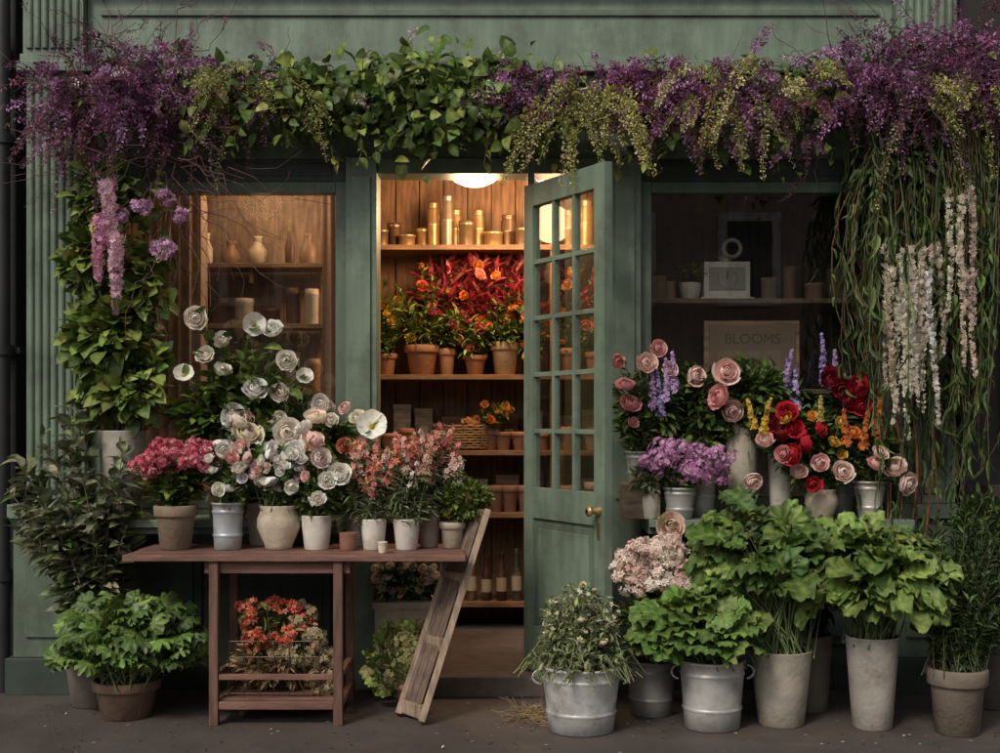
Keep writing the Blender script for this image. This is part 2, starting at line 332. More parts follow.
# ---------------------------------------------------------------- shop building
shop=empty('flower_shop_building')
b=B()
b.box(-2.05,1.95,-.04,.2,3.08,3.46,PAINT,GRN)
b.box(-2.05,1.95,-.02,.2,3.46,4.2,PAINT,GRN)
b.box(-2.05,1.95,-.10,-.02,3.462,3.50,PAINT,GRN)
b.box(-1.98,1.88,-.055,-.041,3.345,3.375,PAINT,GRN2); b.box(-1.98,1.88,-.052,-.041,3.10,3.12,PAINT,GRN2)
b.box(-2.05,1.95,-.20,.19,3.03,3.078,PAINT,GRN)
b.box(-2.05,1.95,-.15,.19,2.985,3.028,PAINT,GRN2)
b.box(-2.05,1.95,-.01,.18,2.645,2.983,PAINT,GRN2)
b.box(-2.5,2.4,-.35,.2,4.202,4.32,PAINT,GRN)
for x0,x1 in ((-2.35,-2.052),(1.952,2.25)):
    b.box(x0+.01,x1-.0,-.075,.2,.93,3.05,PAINT,GRN)
    n=6
    for i in range(n+1):
        x=x0+.035+i*(x1-x0-.07)/n
        b.tubes([(x,-.074,.98),(x,-.074,3.0)],.0165,PAINT,GRN,10)
        b.tubes([(x,-.094,3.17),(x,-.094,4.15)],.0165,PAINT,GRN,10)
    b.box(x0-.02,x1+.02,-.13,.2,3.052,3.10,PAINT,GRN)
    b.box(x0-.01,x1+.01,-.11,.2,3.102,3.14,PAINT,GRN)
    b.box(x0,x1,-.095,.2,3.142,4.2,PAINT,GRN)
    b.box(x0-.05,x1-.001,-.17,.2,.86,.928,PAINT,GRN)
    b.box(x0-.03,x1-.002,-.14,.2,.18,.858,PAINT,GRN2)
    b.box(x0+.03,x1-.05,-.155,-.142,.28,.78,PAINT,GRN2)
    b.box(x0-.06,x1+.0,-.17,.2,0,.178,DARK,GRND)
b.box(-.765,-.612,-.05,.16,.0,2.643,PAINT,GRN); b.box(-.735,-.642,-.065,-.052,.95,2.55,PAINT,GRN)
b.box(.537,.70,-.05,.16,.0,2.643,PAINT,GRN);  b.box(.57,.667,-.065,-.052,.95,2.55,PAINT,GRN)
b.box(-.611,.536,-.03,.15,2.567,2.643,PAINT,GRN2)
b.box(.138,.172,-.02,.10,.10,2.566,PAINT,GRN2)
b.box(.173,.536,0,.08,.10,.85,PAINT,GRN2)
def win(x0,x1,z0,z1):
    f=.055
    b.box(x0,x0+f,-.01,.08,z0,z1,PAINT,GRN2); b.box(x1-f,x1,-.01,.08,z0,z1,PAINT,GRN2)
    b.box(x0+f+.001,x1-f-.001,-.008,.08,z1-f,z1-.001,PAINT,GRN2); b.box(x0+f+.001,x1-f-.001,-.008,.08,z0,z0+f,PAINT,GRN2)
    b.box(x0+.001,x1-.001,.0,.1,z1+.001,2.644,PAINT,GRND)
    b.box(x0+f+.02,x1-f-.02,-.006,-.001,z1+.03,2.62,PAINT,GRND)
win(-2.05,-.766,.90,2.53); win(.701,1.951,.90,2.53)
for x0,x1 in ((-2.05,-.766),(.701,1.951)):
    b.box(x0+.001,x1-.001,-.38,.1,.835,.87,PAINT,GRN); b.box(x0+.002,x1-.002,-.34,-.0,.80,.833,PAINT,GRN2)
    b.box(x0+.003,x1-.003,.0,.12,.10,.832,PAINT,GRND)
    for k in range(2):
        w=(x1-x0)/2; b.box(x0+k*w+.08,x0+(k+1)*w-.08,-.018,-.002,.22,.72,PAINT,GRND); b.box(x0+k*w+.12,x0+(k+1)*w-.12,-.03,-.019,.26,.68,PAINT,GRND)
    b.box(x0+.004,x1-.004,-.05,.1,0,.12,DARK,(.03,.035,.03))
    b.box(x0,x1,.0,.1,.871,.899,PAINT,GRN2)
b.build('facade_joinery',shop,.004)
b=B()
b.box(-.611,.536,-.22,1.9,0,.10,CLAY,(.11,.09,.08)); b.build('door_step',shop,.008)
b=B()
b.box(-1.99,-.822,.03,.036,.956,2.474,GLASS,(1,1,1)); b.box(.757,1.895,.03,.036,.956,2.474,GLASS,(1,1,1)); b.box(.174,.535,.032,.038,.855,2.56,GLASS,(1,1,1))
b.build('window_panes',shop)
b=B(); b.box(-2.5,2.4,-.0,.3,4.33,8.5,BRICK,(1,1,1)); b.box(-2.5,2.4,.3,6,4.1,8.5,BRICK,(1,1,1))
for x in (-1.4,1.0):
    b.box(x-.5,x+.5,-.05,-.002,5.0,6.6,PAINT,(.5,.5,.47)); b.box(x-.42,x+.42,-.06,-.051,5.08,5.78,DARK,(.02,.025,.03)); b.box(x-.42,x+.42,-.06,-.051,5.84,6.52,DARK,(.02,.025,.03)); b.box(x-.6,x+.6,-.12,-.002,4.9,4.99,PAINT,(.5,.5,.47))
b.build('upper_storey',shop)
b=B(); WW=(.19,.10,.05)
b.box(-2.3,2.2,1.6,1.7,.0,3.0,WOODV,(.15,.08,.04))
for i in range(30): b.box(-2.3+i*.15,-2.3+i*.15+.143,1.58,1.599,.1,2.95,WOODV,(.24,.13,.065))
b.box(-2.35,-2.301,.2,1.7,.0,3.0,WOODV,WW); b.box(2.201,2.25,.2,1.7,.0,3.0,WOODV,WW)
b.box(-2.3,2.2,.2,1.6,2.95,3.05,WOOD,(.2,.12,.07))
b.box(-2.3,-.612,.13,1.9,.0,.099,WOOD,WW); b.box(.537,2.2,.13,1.9,.0,.099,WOOD,WW)
b.box(.72,.75,.13,1.57,.1,2.94,WOODV,(.22,.13,.08))
b.box(-2.05,-.80,.10,.56,.855,.88,WOOD,WW); b.box(.76,1.95,.10,.56,.855,.88,WOOD,WW)
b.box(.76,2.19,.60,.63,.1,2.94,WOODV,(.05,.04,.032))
b.box(-2.29,-.96,1.02,1.05,.1,2.94,WOODV,(.30,.21,.16))
b.build('shop_interior',shop,.002)
d=B(); W=.71; z0,z1=.11,2.5; st=.085
d.box(0,st,-.022,.022,z0,z1,PAINT,GRN); d.box(W-st,W,-.022,.022,z0,z1,PAINT,GRN)
d.box(st,W-st,-.0215,.0215,z1-.11,z1-.001,PAINT,GRN); d.box(st,W-st,-.0215,.0215,.86,1.01,PAINT,GRN); d.box(st,W-st,-.0215,.0215,z0+.001,.33,PAINT,GRN)
gx0,gx1,gz0,gz1=st,W-st,1.01,z1-.11
for i in (1,2): x=gx0+(gx1-gx0)*i/3; d.box(x-.011,x+.011,-.017,.017,gz0,gz1,PAINT,GRN)
for i in range(1,5): z=gz0+(gz1-gz0)*i/5; d.box(gx0,gx1,-.0155,.0155,z-.011,z+.011,PAINT,GRN)
d.box(st,W-st,-.008,.008,.33,.86,PAINT,GRN2); d.box(st+.05,W-st-.05,-.018,.018,.38,.81,PAINT,GRN)
d.box(st+.02,W-st-.02,-.012,.012,.35,.84,PAINT,GRN2)
d.box(gx0,gx1,-.002,.002,gz0,gz1,GLASS,(1,1,1))
kz=.93
P=[(W-.045,-.022,kz),(W-.045,-.03,kz),(W-.045,-.055,kz),(W-.045,-.062,kz),(W-.045,-.08,kz),(W-.045,-.088,kz)]
d.tubes(P,[.026,.024,.009,.02,.026,.012],BRASS,(.5,.36,.16),14)
d.box(W-.058,W-.032,-.026,-.022,kz-.13,kz-.05,BRASS,(.4,.3,.14))
o=d.build('shop_door',shop,.003); o.location=(.137,-.03,0); o.rotation_euler=(0,0,-math.radians(60.5))

b=B(); b.box(-6,-2.42,.0,.4,0,8.5,DARK,(.02,.02,.022)); b.box(-6,-2.56,-.06,-.002,0,.6,DARK,(.03,.03,.032)); b.box(-6,-2.6,-.05,-.002,.75,2.9,DARK,(.015,.017,.02)); b.box(-6,-2.5,-.16,-.003,3.1,3.3,DARK,(.03,.03,.03)); b.build('neighbouring_shop_front',None,.004)
b=B(); b.box(2.30,6,.0,.4,0,8.5,DARK,(.025,.021,.02)); b.box(2.42,6,-.06,-.002,0,.95,DARK,(.04,.03,.028)); b.box(2.40,6,-.12,-.002,.96,1.02,DARK,(.06,.045,.04)); b.box(2.5,6,-.03,-.002,1.1,2.8,DARK,(.015,.015,.018)); b.box(2.3,6,-.16,-.002,3.0,3.2,DARK,(.03,.03,.03)); b.build('neighbouring_shop_front',None,.004)
b=B(); b.tubes([(-2.45,-.09,z) for z in (0.0,.5,1,2,3,4,6,8)],.036,DARK,(.022,.023,.026),16)
for z in (.55,1.66,2.7,3.9): b.tubes([(-2.45,-.09,z),(-2.45,-.09,z+.05)],.048,DARK,(.022,.023,.026),16); b.box(-2.52,-2.38,-.06,.0,z+.01,z+.04,DARK,(.022,.023,.026))
b.build('drainpipe')
opp=empty('opposite_brick_terrace'); b=B(); b.box(-25,25,-28,-22,0,6.5,BRICK,(1,1,1)); 
for i in range(-8,9):
    for z in (.8,3.9): b.box(i*2.8-.7,i*2.8+.7,-21.99,-21.9,z,z+2.1,PAINT,(.75,.72,.65)); b.box(i*2.8-.5,i*2.8+.5,-21.89,-21.86,z+.2,z+1.9,DARK,(.03,.04,.05))
b.build('terrace_walls',opp)

# ---------------------------------------------------------------- interior furnishings
b=B(); SW=(.25,.135,.065)
for z in (2.38,1.61,1.16,.79,.26): b.box(-.9,.70,1.17,1.55,z-.03,z,WOOD,SW)
for x in (-.915,.31,.70): b.box(x-.012,x+.012,1.18,1.56,.1,2.94,WOODV,SW)
b.build('wall_shelves',None,.002)
TC=[(.46,.22,.12),(.55,.3,.18),(.4,.2,.12),(.52,.38,.26)]
def ipot(x,y,z,r,h,col=None):
    b=B(); pot(b,(x,y,z),r,r*.72,h,CLAY,col or random.choice(TC),'collar'); return b
for x,y,h,r in ((-.80,1.3,.2,.04),(-.71,1.25,.1,.04),(-.64,1.33,.15,.04),(-.56,1.27,.07,.05),(-.47,1.35,.12,.045),(-.40,1.3,.27,.038),(-.315,1.26,.31,.036),(-.27,1.38,.24,.04),(-.20,1.25,.15,.045),(-.13,1.33,.23,.034),(-.04,1.28,.09,.055),(.05,1.34,.2,.045),(.13,1.24,.11,.04),(.22,1.32,.17,.035),(.42,1.3,.22,.05),(.52,1.27,.28,.04),(.62,1.33,.12,.05)):
    b=B(); pr=[(r*.95,0),(r,.006),(r,h*.48),(r+.003,h*.5),(r,h*.52),(r,h*.8),(r*.85,h*.86),(r*.82,h*.93),(r*.9,h*.94),(r*.88,h),(0.001,h)] if h>.15 else [(r*.95,0),(r,.005),(r,h*.8),(r*1.06,h*.81),(r*1.06,h),(0.001,h+.002)]
    b.lathe((x,y,2.38),pr,BRASS,random.choice([(.62,.42,.2),(.4,.28,.16),(.45,.36,.26),(.3,.2,.13)])); b.build('gold_canister')
for x,r,h in ((-.68,.055,.13),(-.47,.10,.18),(-.32,.05,.16),(-.15,.065,.12),(.03,.085,.2),(.2,.06,.12),(.42,.08,.16),(.58,.07,.14)):
    b=ipot(x,1.3,1.61,r,h); top=(x,1.3,1.61+h*.9); big=x<-.4
    tg,_=ell(34 if big else 22,(x,1.27,1.61+h+(.24 if big else .16)),(r*2,.12,.24 if big else .17),.2); P=stems(b,top,r,tg,.0025,(.05,.08,.03)); along(b,P,14,L1,.06,.02,GL if big else random.choice([GM,GD,GL]),.2)
    k=YEL+ORG if big else random.choice([ORG,PINK,REDP]); flowers(b,CARN,tg[:8 if big else 5],nrm(rn(8 if big else 5,3)*.4+[0,-1,.4]),.026,k)
    b.build('terracotta_potted_plant')
WINE=[(.30,.025,.045),(.42,.05,.07),(.22,.02,.035),(.48,.12,.10)]
for x,z,n in ((-.36,2.02,80),(-.14,2.06,90),(.1,2.03,80),(.48,2.0,60)):
    b=B(); pot(b,(x,1.42,1.61),.06,.045,.15,CLAY,(.3,.14,.08),'collar')
    tg,_=ell(n,(x,1.36,z+.06),(.17,.12,.26),.3); P=stems(b,(x,1.42,1.72),.05,tg,.002,(.12,.05,.03)); along(b,P,5,L1,.10,.026,WINE,.55,.5); along(b,P[:30],8,L1,.06,.02,GM,.2); spikes(b,P[:,-3],P[:,-1]-P[:,-3]+[0,0,.05],.16,.1,.02,36,LS,.03,WINE,stemc=(.1,.04,.03)); flowers(b,CARN,tg[:6]+[0,-.08,-.05],nrm(rn(6,3)*.3+[0,-1,.3]),.03,ORG+[(.7,.12,.08),(.75,.3,.25)]); b.build('red_foliage_arrangement')
for x,r,h in ((-.66,.05,.1),(-.56,.04,.13),(-.36,.04,.12),(.02,.05,.11),(.12,.05,.11),(.2,.04,.14),(.26,.035,.1),(.42,.06,.14),(.56,.06,.12),(.65,.04,.16)): ipot(x,1.25,1.16,r,h).build('terracotta_pot')
for x,r,h in ((-.5,.06,.16),(-.4,.045,.2),(-.1,.035,.1),(-.02,.045,.16),(.06,.05,.16),(.15,.045,.16),(.23,.035,.14),(.42,.06,.16),(.56,.05,.18),(-.3,.05,.15),(-.2,.045,.17)): ipot(x,1.24,.79,r,h,random.choice([(.4,.2,.12),(.3,.15,.1),(.5,.38,.28)])).build('terracotta_pot')
for z,n in ((1.16,9),(.79,9)):
    for i in range(n):
        x=-.78+i*.165+ru(-.02,.02); h=ru(.14,.26); w=ru(.05,.07); b=B(); c=random.choice([(.4,.28,.18),(.3,.18,.1),(.5,.42,.32),(.2,.1,.07),(.35,.3,.2)])
        b.box(x-w,x+w,1.40,1.50,z+.001,z+h,WOOD,c); b.box(x-w*1.04,x+w*1.04,1.395,1.505,z+h+.001,z+h+.03,WOOD,c); b.box(x-w*.5,x+w*.5,1.392,1.3945,z+h*.35,z+h*.65,PLASTER,(.6,.52,.4)); b.build('storage_box',None,.002)
b=B(); a=np.linspace(0,2*np.pi,40)
for k in range(9):
    rr=.15+.006*k; b.tubes(np.stack([-.20+rr*np.cos(a),1.28+.1*np.sin(a),1.175+k*.016+.003*np.sin(a*16+k*3.1)],-1),.008,WOOD,(.36,.21,.1),6)
for t in np.linspace(0,6.28,20)[:-1]: b.tubes([(-.2+.15*np.cos(t),1.28+.098*np.sin(t),1.17),(-.2+.205*np.cos(t),1.28+.105*np.sin(t),1.32)],.006,WOOD,(.3,.17,.08),5)
b.disc((-.2,1.28,1.20),.11,WOOD,(.25,.14,.07)); dome(b,(-.2,1.28,1.3),(.12,.08,.05),160,BUD,.016,[(.4,.2,.08),(.3,.12,.05)],8); b.build('wicker_basket')
b=B(); pot(b,(-.06,1.26,1.16),.05,.04,.12,CLAY,(.36,.2,.12),'collar'); tg,_=ell(18,(-.05,1.23,1.38),(.12,.08,.08),.3); P=stems(b,(-.06,1.26,1.26),.03,tg,.002,(.05,.08,.03)); along(b,P,8,L1,.05,.02,GM); flowers(b,CARN,tg,nrm(rn(18,3)*.4+[0,-1,.4]),.022,YEL+ORG); b.build('orange_flower_pot')
for i in range(14):
    x=-.62+i*.09; b=B(); r=.03; h=.27+.02*(i%3); col=random.choice([(.05,.02,.015),(.09,.03,.02),(.04,.04,.03),(.12,.06,.03)])
    b.lathe((x,1.24,.26),[(r*.9,0),(r,.006),(r,h*.6),(r*.4,h*.75),(r*.38,h*.97),(r*.45,h),(0.001,h)],CERAM,col,16); b.lathe((x,1.24,.26),[(r+.001,h*.2),(r+.001,h*.48)],PLASTER,(.45,.35,.24),16); b.build('glass_bottle')
for x,y,z,en in ((-.14,.62,2.72,36),(.32,.9,2.78,28),(-1.3,.62,2.80,5)):  # last pendant is added, hidden above the header, to brighten the left window
    b=B(); pr=[(.001,-.10),(.06,-.093),(.11,-.07),(.145,-.035),(.158,0),(.15,.03),(.10,.06),(.03,.075)]
    b.lathe((x,y,z),pr,LAMP,(1,1,1),32); b.lathe((x,y,z),[(.04,.07),(.04,.11),(.012,.13),(.012,2.95-z)] if z<2.79 else [(.04,.07),(.04,.15)],BRASS,(.4,.3,.15),16); b.build('pendant_lamp')
    l=bpy.data.lights.new('lamp_bulb','POINT'); l.energy=en; l.color=(1,.62,.33); l.shadow_soft_size=.12
    lo=bpy.data.objects.new('lamp_bulb',l); lo.location=(x,y,z-.24); bpy.context.scene.collection.objects.link(lo)
b=B()
for z in (2.22,1.88,1.5): b.box(-1.95,-.97,.76,1.0,z-.025,z,WOOD,(.3,.2,.13))
for x in (-1.9,-1.4,-1.0):
    for z in (2.11,1.77,1.39): b.box(x-.01,x+.01,.78,1.0,z,z+.083,WOOD,(.2,.14,.1))
b.build('display_shelf',None,.002)
for z in (2.22,1.88,1.5):
    x=-1.9
    while x<-1.0:
        r=ru(.025,.055); h=ru(.09,.24); b=B(); c=random.choice([(.5,.42,.34),(.3,.2,.14),(.12,.07,.05),(.6,.54,.46),(.35,.2,.13),(.2,.17,.12)]); y=.86+ru(-.04,.05)
        if random.random()<.5: b.lathe((x,y,z),[(r*.8,0),(r,.02),(r*1.05,h*.5),(r*.5,h*.72),(r*.45,h*.9),(r*.6,h),(r*.4,h),(r*.4,h*.8)],CERAM,c,18)
        else: b.lathe((x,y,z),[(r*.93,0),(r,.008),(r,h*.78),(r*1.05,h*.8),(r*1.05,h),(.001,h+.003)],CERAM,c,18)
        b.build('ceramic_jar'); x+=r*2+ru(.02,.08)
b=B()
for x,y,r,h,c in ((-.96,.3,.05,.3,(.65,.6,.52)),(-1.05,.35,.06,.38,(.62,.5,.42)),(-.88,.32,.035,.34,(.5,.4,.3))): b.lathe((x,y,.88),[(r*.8,0),(r,.02),(r,h*.75),(r*.6,h*.85),(r*.62,h)],CERAM,c,20)
b.build('storage_jars')
b=B(); n=60; u=np.linspace(0,1,n)
for x0,x1 in ((-1.98,-1.62),(-.98,-.84)):
    x=x0+(x1-x0)*u; y=.66+.025*np.sin(u*(x1-x0)*110)+.01*np.sin(u*31)
    v=np.concatenate([np.stack([x,y,np.full(n,.95)],-1),np.stack([x,y,np.full(n,2.7)],-1)]); f=[(i,i+1,n+i+1,n+i) for i in range(n-1)]
    b.raw(v,[k for q in f for k in q],[4]*len(f),PETAL,(.5,.36,.29))
b.build('window_curtain')
b=B(); b.box(.76,1.94,.22,.58,1.945,1.97,WOOD,(.16,.11,.075)); b.box(.76,1.94,.22,.58,1.475,1.5,WOOD,(.12,.09,.065)); b.build('display_shelf',None,.002)
b=B(); sc=(.8,.78,.72); b.box(1.07,1.31,.30,.42,1.985,2.17,CERAM,sc); b.box(1.05,1.33,.29,.43,1.972,1.984,CERAM,sc)
b.box(1.095,1.285,.294,.299,2.02,2.14,CERAM,(.4,.38,.33)); a=np.linspace(0,2*np.pi,25); b.tubes(np.stack([1.225+.045*np.cos(a),np.full(25,.35),2.245+.045*np.sin(a)],-1),.012,CERAM,(.5,.45,.38),8)
b.tubes([(1.19,.293,2.08),(1.19,.285,2.08)],.05,CERAM,(.85,.83,.75),20); b.lathe((1.19,.35,2.171),[(.03,0),(.03,.02),(.05,.028),(.001,.03)],CERAM,(.5,.45,.4),16); b.box(1.187,1.192,.281,.284,2.08,2.12,DARK,(.02,.02,.02)); b.build('kitchen_scale',None,.006)
b=B(); pot(b,(1.0,.33,1.97),.06,.045,.09,CERAM,(.7,.66,.58),'flat'); bush(b,(1.0,.33,2.1),(.08,.07,.06),260,LS,.025,.012,GM+GL); b.build('potted_herb')
for x,r,h,c in ((.84,.04,.13,(.3,.21,.14)),(.9,.03,.1,(.35,.25,.17)),(1.42,.04,.12,(.28,.22,.16)),(1.53,.035,.18,(.2,.13,.09)),(1.66,.05,.09,(.3,.2,.14)),(1.78,.05,.17,(.2,.15,.1))):
    b=B(); b.lathe((x,.36,1.97),[(r*.9,0),(r,.01),(r,h*.8),(r*1.05,h*.82),(r*1.05,h),(.001,h)],CERAM,c,20); b.build('storage_tin')
sign=empty('framed_sign'); b=B(); b.box(1.07,1.57,.30,.33,1.56,1.86,WOOD,(.30,.2,.13)); b.box(1.095,1.545,.292,.299,1.585,1.835,PLASTER,(.2,.15,.11)); b.build('frame',sign,.003)
LET=vmat('faded_letters',.8); 
for k in LET.node_tree.nodes:
    if k.type=='BSDF_PRINCIPLED':
        for l in list(k.inputs['Base Color'].links): LET.node_tree.links.remove(l)
        k.inputs['Base Color'].default_value=(.10,.075,.055,1)
cu=bpy.data.curves.new('letters','FONT'); cu.body='BLOOMS'; cu.size=.075; cu.extrude=.001; cu.align_x='CENTER'; to=bpy.data.objects.new('letters',cu); to.location=(1.32,.290,1.74); to.rotation_euler=(math.pi/2,0,0); bpy.context.scene.collection.objects.link(to); to.parent=sign; cu.materials.append(LET)

# ---------------------------------------------------------------- garland
gx=np.array([-2.2,-1.8,-1.44,-.82,0,.48,1.2,1.92,2.4]); gz=np.array([2.82,2.9,2.92,2.88,2.9,2.84,2.86,2.93,2.99])
def G(x): return np.interp(x,gx,gz)
b=B()
for k in range(16):
    x=np.linspace(-2.15,2.4,60); ph=ru(0,6); P=np.stack([x,-.22+.05*np.sin(x*3+ph)+.02*rn(60),G(x)+.07*np.sin(x*4+ph*2)+.015*rn(60)],-1); b.tubes(P,.006,STEM,TWIG,5)
def gpos(n,x0,x1,r): 
    x=ru(x0,x1,n); o=rn(n,3)*np.array([.02,.4,.45])*r; m=1+.45*np.sin(x*7.3+1)*np.sin(x*3.1); return np.stack([x,-.24+o[:,1],G(x)+o[:,2].clip(-.3,.26)*m],-1)
p=gpos(3200,-2.15,2.4,.15); leaves(b,L2,p,nrm(rn(len(p),3)+[0,-.5,-.3]),.055,.024,GM+GD+GL)
p=gpos(1350,-1.0,.1,.20); p[:,1]-=.04; leaves(b,[LHEART,L2],p,nrm(rn(len(p),3)*.8+[0,-.7,-.35]),.058,.05,GL+GM+GM,up=np.array([0,-1,.6]))
p=gpos(350,-1.5,-.9,.2); leaves(b,[LHEART,L2],p,nrm(rn(len(p),3)*.8+[0,-.7,-.35]),.058,.045,GL+GM,up=np.array([0,-1,.6]))
p=gpos(420,.1,2.3,.2); leaves(b,[LHEART,L2],p,nrm(rn(len(p),3)*.8+[0,-.7,-.5]),.055,.038,GM+GL,up=np.array([0,-1,.6]))
n=30; x=ru(-1.3,1.6,n); S=np.stack([x,ru(-.38,-.25,n),G(x)-.05],-1); tg=S+np.stack([rn(n)*.12,-ru(0,.08,n),-ru(.12,.30,n)],-1)
t=np.linspace(0,1,7)[None,:,None]; P=S[:,None]*(1-t)+tg[:,None]*t+rn(n,7,3)*.008; b.tubes(P,.0022,STEM,(.1,.1,.04)); along(b,P,11,[LHEART,L2],.048,.036,GL+GM,.05,1.2)
def spray(x0,x1,n,Ln,droop,r0,per,size,pal,dz=0,sr=.14,aspect=.5,stemc=TWIG,up=.2,v=.2,dy=0,sx=1,pv=.18):
    p=gpos(n,x0,x1,sr); p[:,2]+=dz; p[:,1]+=dy; d=nrm(rn(n,3)*[sx,.5,.8]+[0,-.5,up]); spikes(b,p,d,Ln*ru(.6,1.3,n),droop,r0,per,LS,size,pal,stemc,aspect=aspect,v=v,pv=pv)
spray(-2.2,-1.38,220,.22,.6,.024,60,.022,PU,0,.22,dy=-.05)
spray(-2.05,-1.5,60,.22,.2,.02,60,.022,PU,.04,.15,up=.6)
spray(-1.4,-1.0,36,.2,.5,.02,50,.02,PU,.03,.13,up=.3,dy=-.05)
spray(-.05,.32,80,.18,.5,.022,60,.022,PU,0,.13,dy=-.08)
spray(.4,1.2,170,.2,.4,.022,60,.022,PU,.05,.16,up=.3,dy=-.1)
spray(.6,2.0,130,.2,.6,.022,60,.021,PU,0,.16,up=.1,dy=-.14)
spray(1.6,2.45,230,.27,.6,.026,60,.022,PU,.02,.25,dy=-.05)
spray(1.7,2.45,80,.28,.1,.025,60,.022,PU,.08,.2,up=.6)
AC=(.2,.22,.09)
spray(-1.4,-.9,18,.22,.9,.030,140,.018,GY,.0,.10,stemc=AC,dy=-.14,v=.14,pv=.14,aspect=.6)
spray(.22,.6,30,.27,1.0,.036,170,.019,GY,.0,.10,stemc=AC,dy=-.17,v=.14,pv=.14,aspect=.6)
spray(.85,1.45,28,.24,.8,.036,170,.019,GY,.02,.10,stemc=AC,dy=-.19,v=.14,pv=.14,aspect=.6)
spray(1.95,2.35,12,.26,1.0,.036,170,.019,GY,-.05,.13,stemc=AC,dy=-.18,v=.14,pv=.14,aspect=.6)
spray(-2.1,2.3,40,.2,.5,.02,40,.016,[(.65,.6,.54),(.6,.45,.5)],0,.16,dy=-.1)
def twigs(c,r,n,Ln,col=TWIG,rad=.0028,dd=(0,-.3,0)):
    K=9; s,_=ell(n,c,r,.1); d=nrm(rn(n,3)*[1,.4,.8]+np.array(dd)); st=d[:,None]*Ln/K+rn(n,K,3)*Ln/K*.55; P=s[:,None]+np.cumsum(st,1); b.tubes(P,np.linspace(rad,rad*.35,K),STEM,col,4); return P
TW=[(.13,.06,.06),(.09,.05,.04),(.18,.09,.10)]
for q in TW:
    P=twigs((-1.75,-.25,2.92),(.35,.1,.15),26,.5,q); spikes(b,P[:,5],P[:,8]-P[:,5],.1,.3,.01,14,LS,.014,PU)
    twigs((-1.6,-.2,2.6),(.15,.08,.25),22,.7,q,dd=(0,-.2,-1)); twigs((1.9,-.25,2.93),(.5,.1,.15),24,.5,q); twigs((.8,-.25,2.9),(.7,.1,.08),12,.24,q,dd=(0,-.4,-.1)); twigs((-1.0,-.25,2.9),(.5,.1,.08),6,.24,q,dd=(0,-.2,.1))
b.build('flower_garland')

# ---------------------------------------------------------------- hanging right curtain
b=B(); n=190; K=10
x=ru(1.74,2.38,n)+.0; top=np.stack([x,ru(-.36,-.14,n),G(x)-ru(0,.25,n)],-1); Ln=ru(.6,2.0,n); t=np.linspace(0,1,K)[None,:,None]
sw=rn(n,1,3)*[.09,.05,0]; P=top[:,None]+np.array([0,-.03,-1])*Ln[:,None,None]*t+sw*np.sin(t*3)+np.cumsum(rn(n,K,3)*.008,1)+np.array([-.08,0,0])*t*t*(x[:,None,None]-1.4)
b.tubes(P,np.linspace(.0032,.0015,K),STEM,pick([(.08,.11,.04),(.1,.12,.05),(.14,.08,.04),(.16,.08,.05)],n),4)
along(b,P[:110],22,LN,.10,.0065,GM+GD+GD+[(.14,.17,.07)],.05,.38)
along(b,P[110:165],20,L2,.045,.015,GM+GD,.02,.8)
bush(b,(2.02,-.24,2.55),(.3,.13,.42),1400,L2,.06,.024,GM+GD+GD,24,fwd=.2,up=-.3)
bush(b,(2.2,-.18,1.9),(.2,.12,.7),1100,L2,.06,.02,GD,24,fwd=.2,up=-.3)
hx=np.array([1.80,1.83,1.86,1.88,1.90,1.93,1.96,1.99,2.02,1.93,2.08,2.13,2.19,2.23,1.99,1.85,2.04,1.79,1.95,2.16,2.1,1.89,1.91,1.98,1.87,2.0]); m=len(hx); hz=ru(1.9,2.18,m); hz[10:14]+=.3
CRM=[(.84,.74,.62),(.86,.80,.69),(.80,.64,.55),(.84,.76,.62)]
spikes(b,np.stack([hx,ru(-.50,-.38,m),hz],-1),np.tile([0.,-.05,-1],(m,1))+rn(m,3)*.04,ru(.4,.72,m),0,.018,130,FLO,.0135,CRM,stemc=(.14,.17,.07),t0=.02,taper=.55,v=.08,pv=.1)
b.tubes(np.array([[(x+.02*math.sin(k+x*9),-.3,1.5-k*.14) for k in range(8)] for x in (1.83,1.97,2.05,1.9)]),.006,STEM,(.22,.09,.04),5)
b.build('hanging_wisteria')

# ---------------------------------------------------------------- left climbing vine
b=B(); pot(b,(-1.80,-.28,.87),.115,.085,.42,CLAY,(.42,.39,.34),'flat')
tg=np.stack([ru(-2.06,-1.58,64),ru(-.36,-.1,64),ru(1.42,2.6,64)],-1); P=stems(b,(-1.80,-.26,1.25),.07,tg,.004,(.12,.1,.05),9,.4); along(b,P,18,[LHEART,L1],.064,.048,GM+GL,.3,1.1,.6)
for c,r,nn in (((-1.86,-.3,1.74),(.2,.13,.24),330),((-1.75,-.32,1.50),(.22,.14,.16),260),((-1.93,-.28,2.1),(.14,.1,.22),210),((-1.7,-.28,1.98),(.13,.1,.2),150),((-1.9,-.27,2.42),(.15,.1,.2),170)):
    bush(b,c,r,nn,[LHEART,L1],.075,.058,GL+GL+GM,20,.45,fwd=.7,up=-.15,j=.7)
for x,z,r in ((-1.68,2.34,.045),(-1.57,2.38,.04),(-1.58,2.14,.06),(-1.78,2.30,.035),(-1.50,2.30,.035)): dome(b,(x,-.4,z),(r,r*.8,r*.8),80,FLO,.017,[(.66,.40,.60),(.74,.5,.68),(.56,.3,.5)],8,-1)
S=np.array([[-1.83,-.44,2.46],[-1.80,-.44,2.2],[-1.86,-.43,2.3]]); spikes(b,S,np.array([[.03,0,-1],[.02,-.02,-1],[.03,-.02,-1]]),np.array([.42,.38,.3]),0,.045,240,FLO,.018,[(.84,.42,.58),(.85,.55,.66)],t0=.02,taper=.65,v=.08)
b.build('climbing_vine')

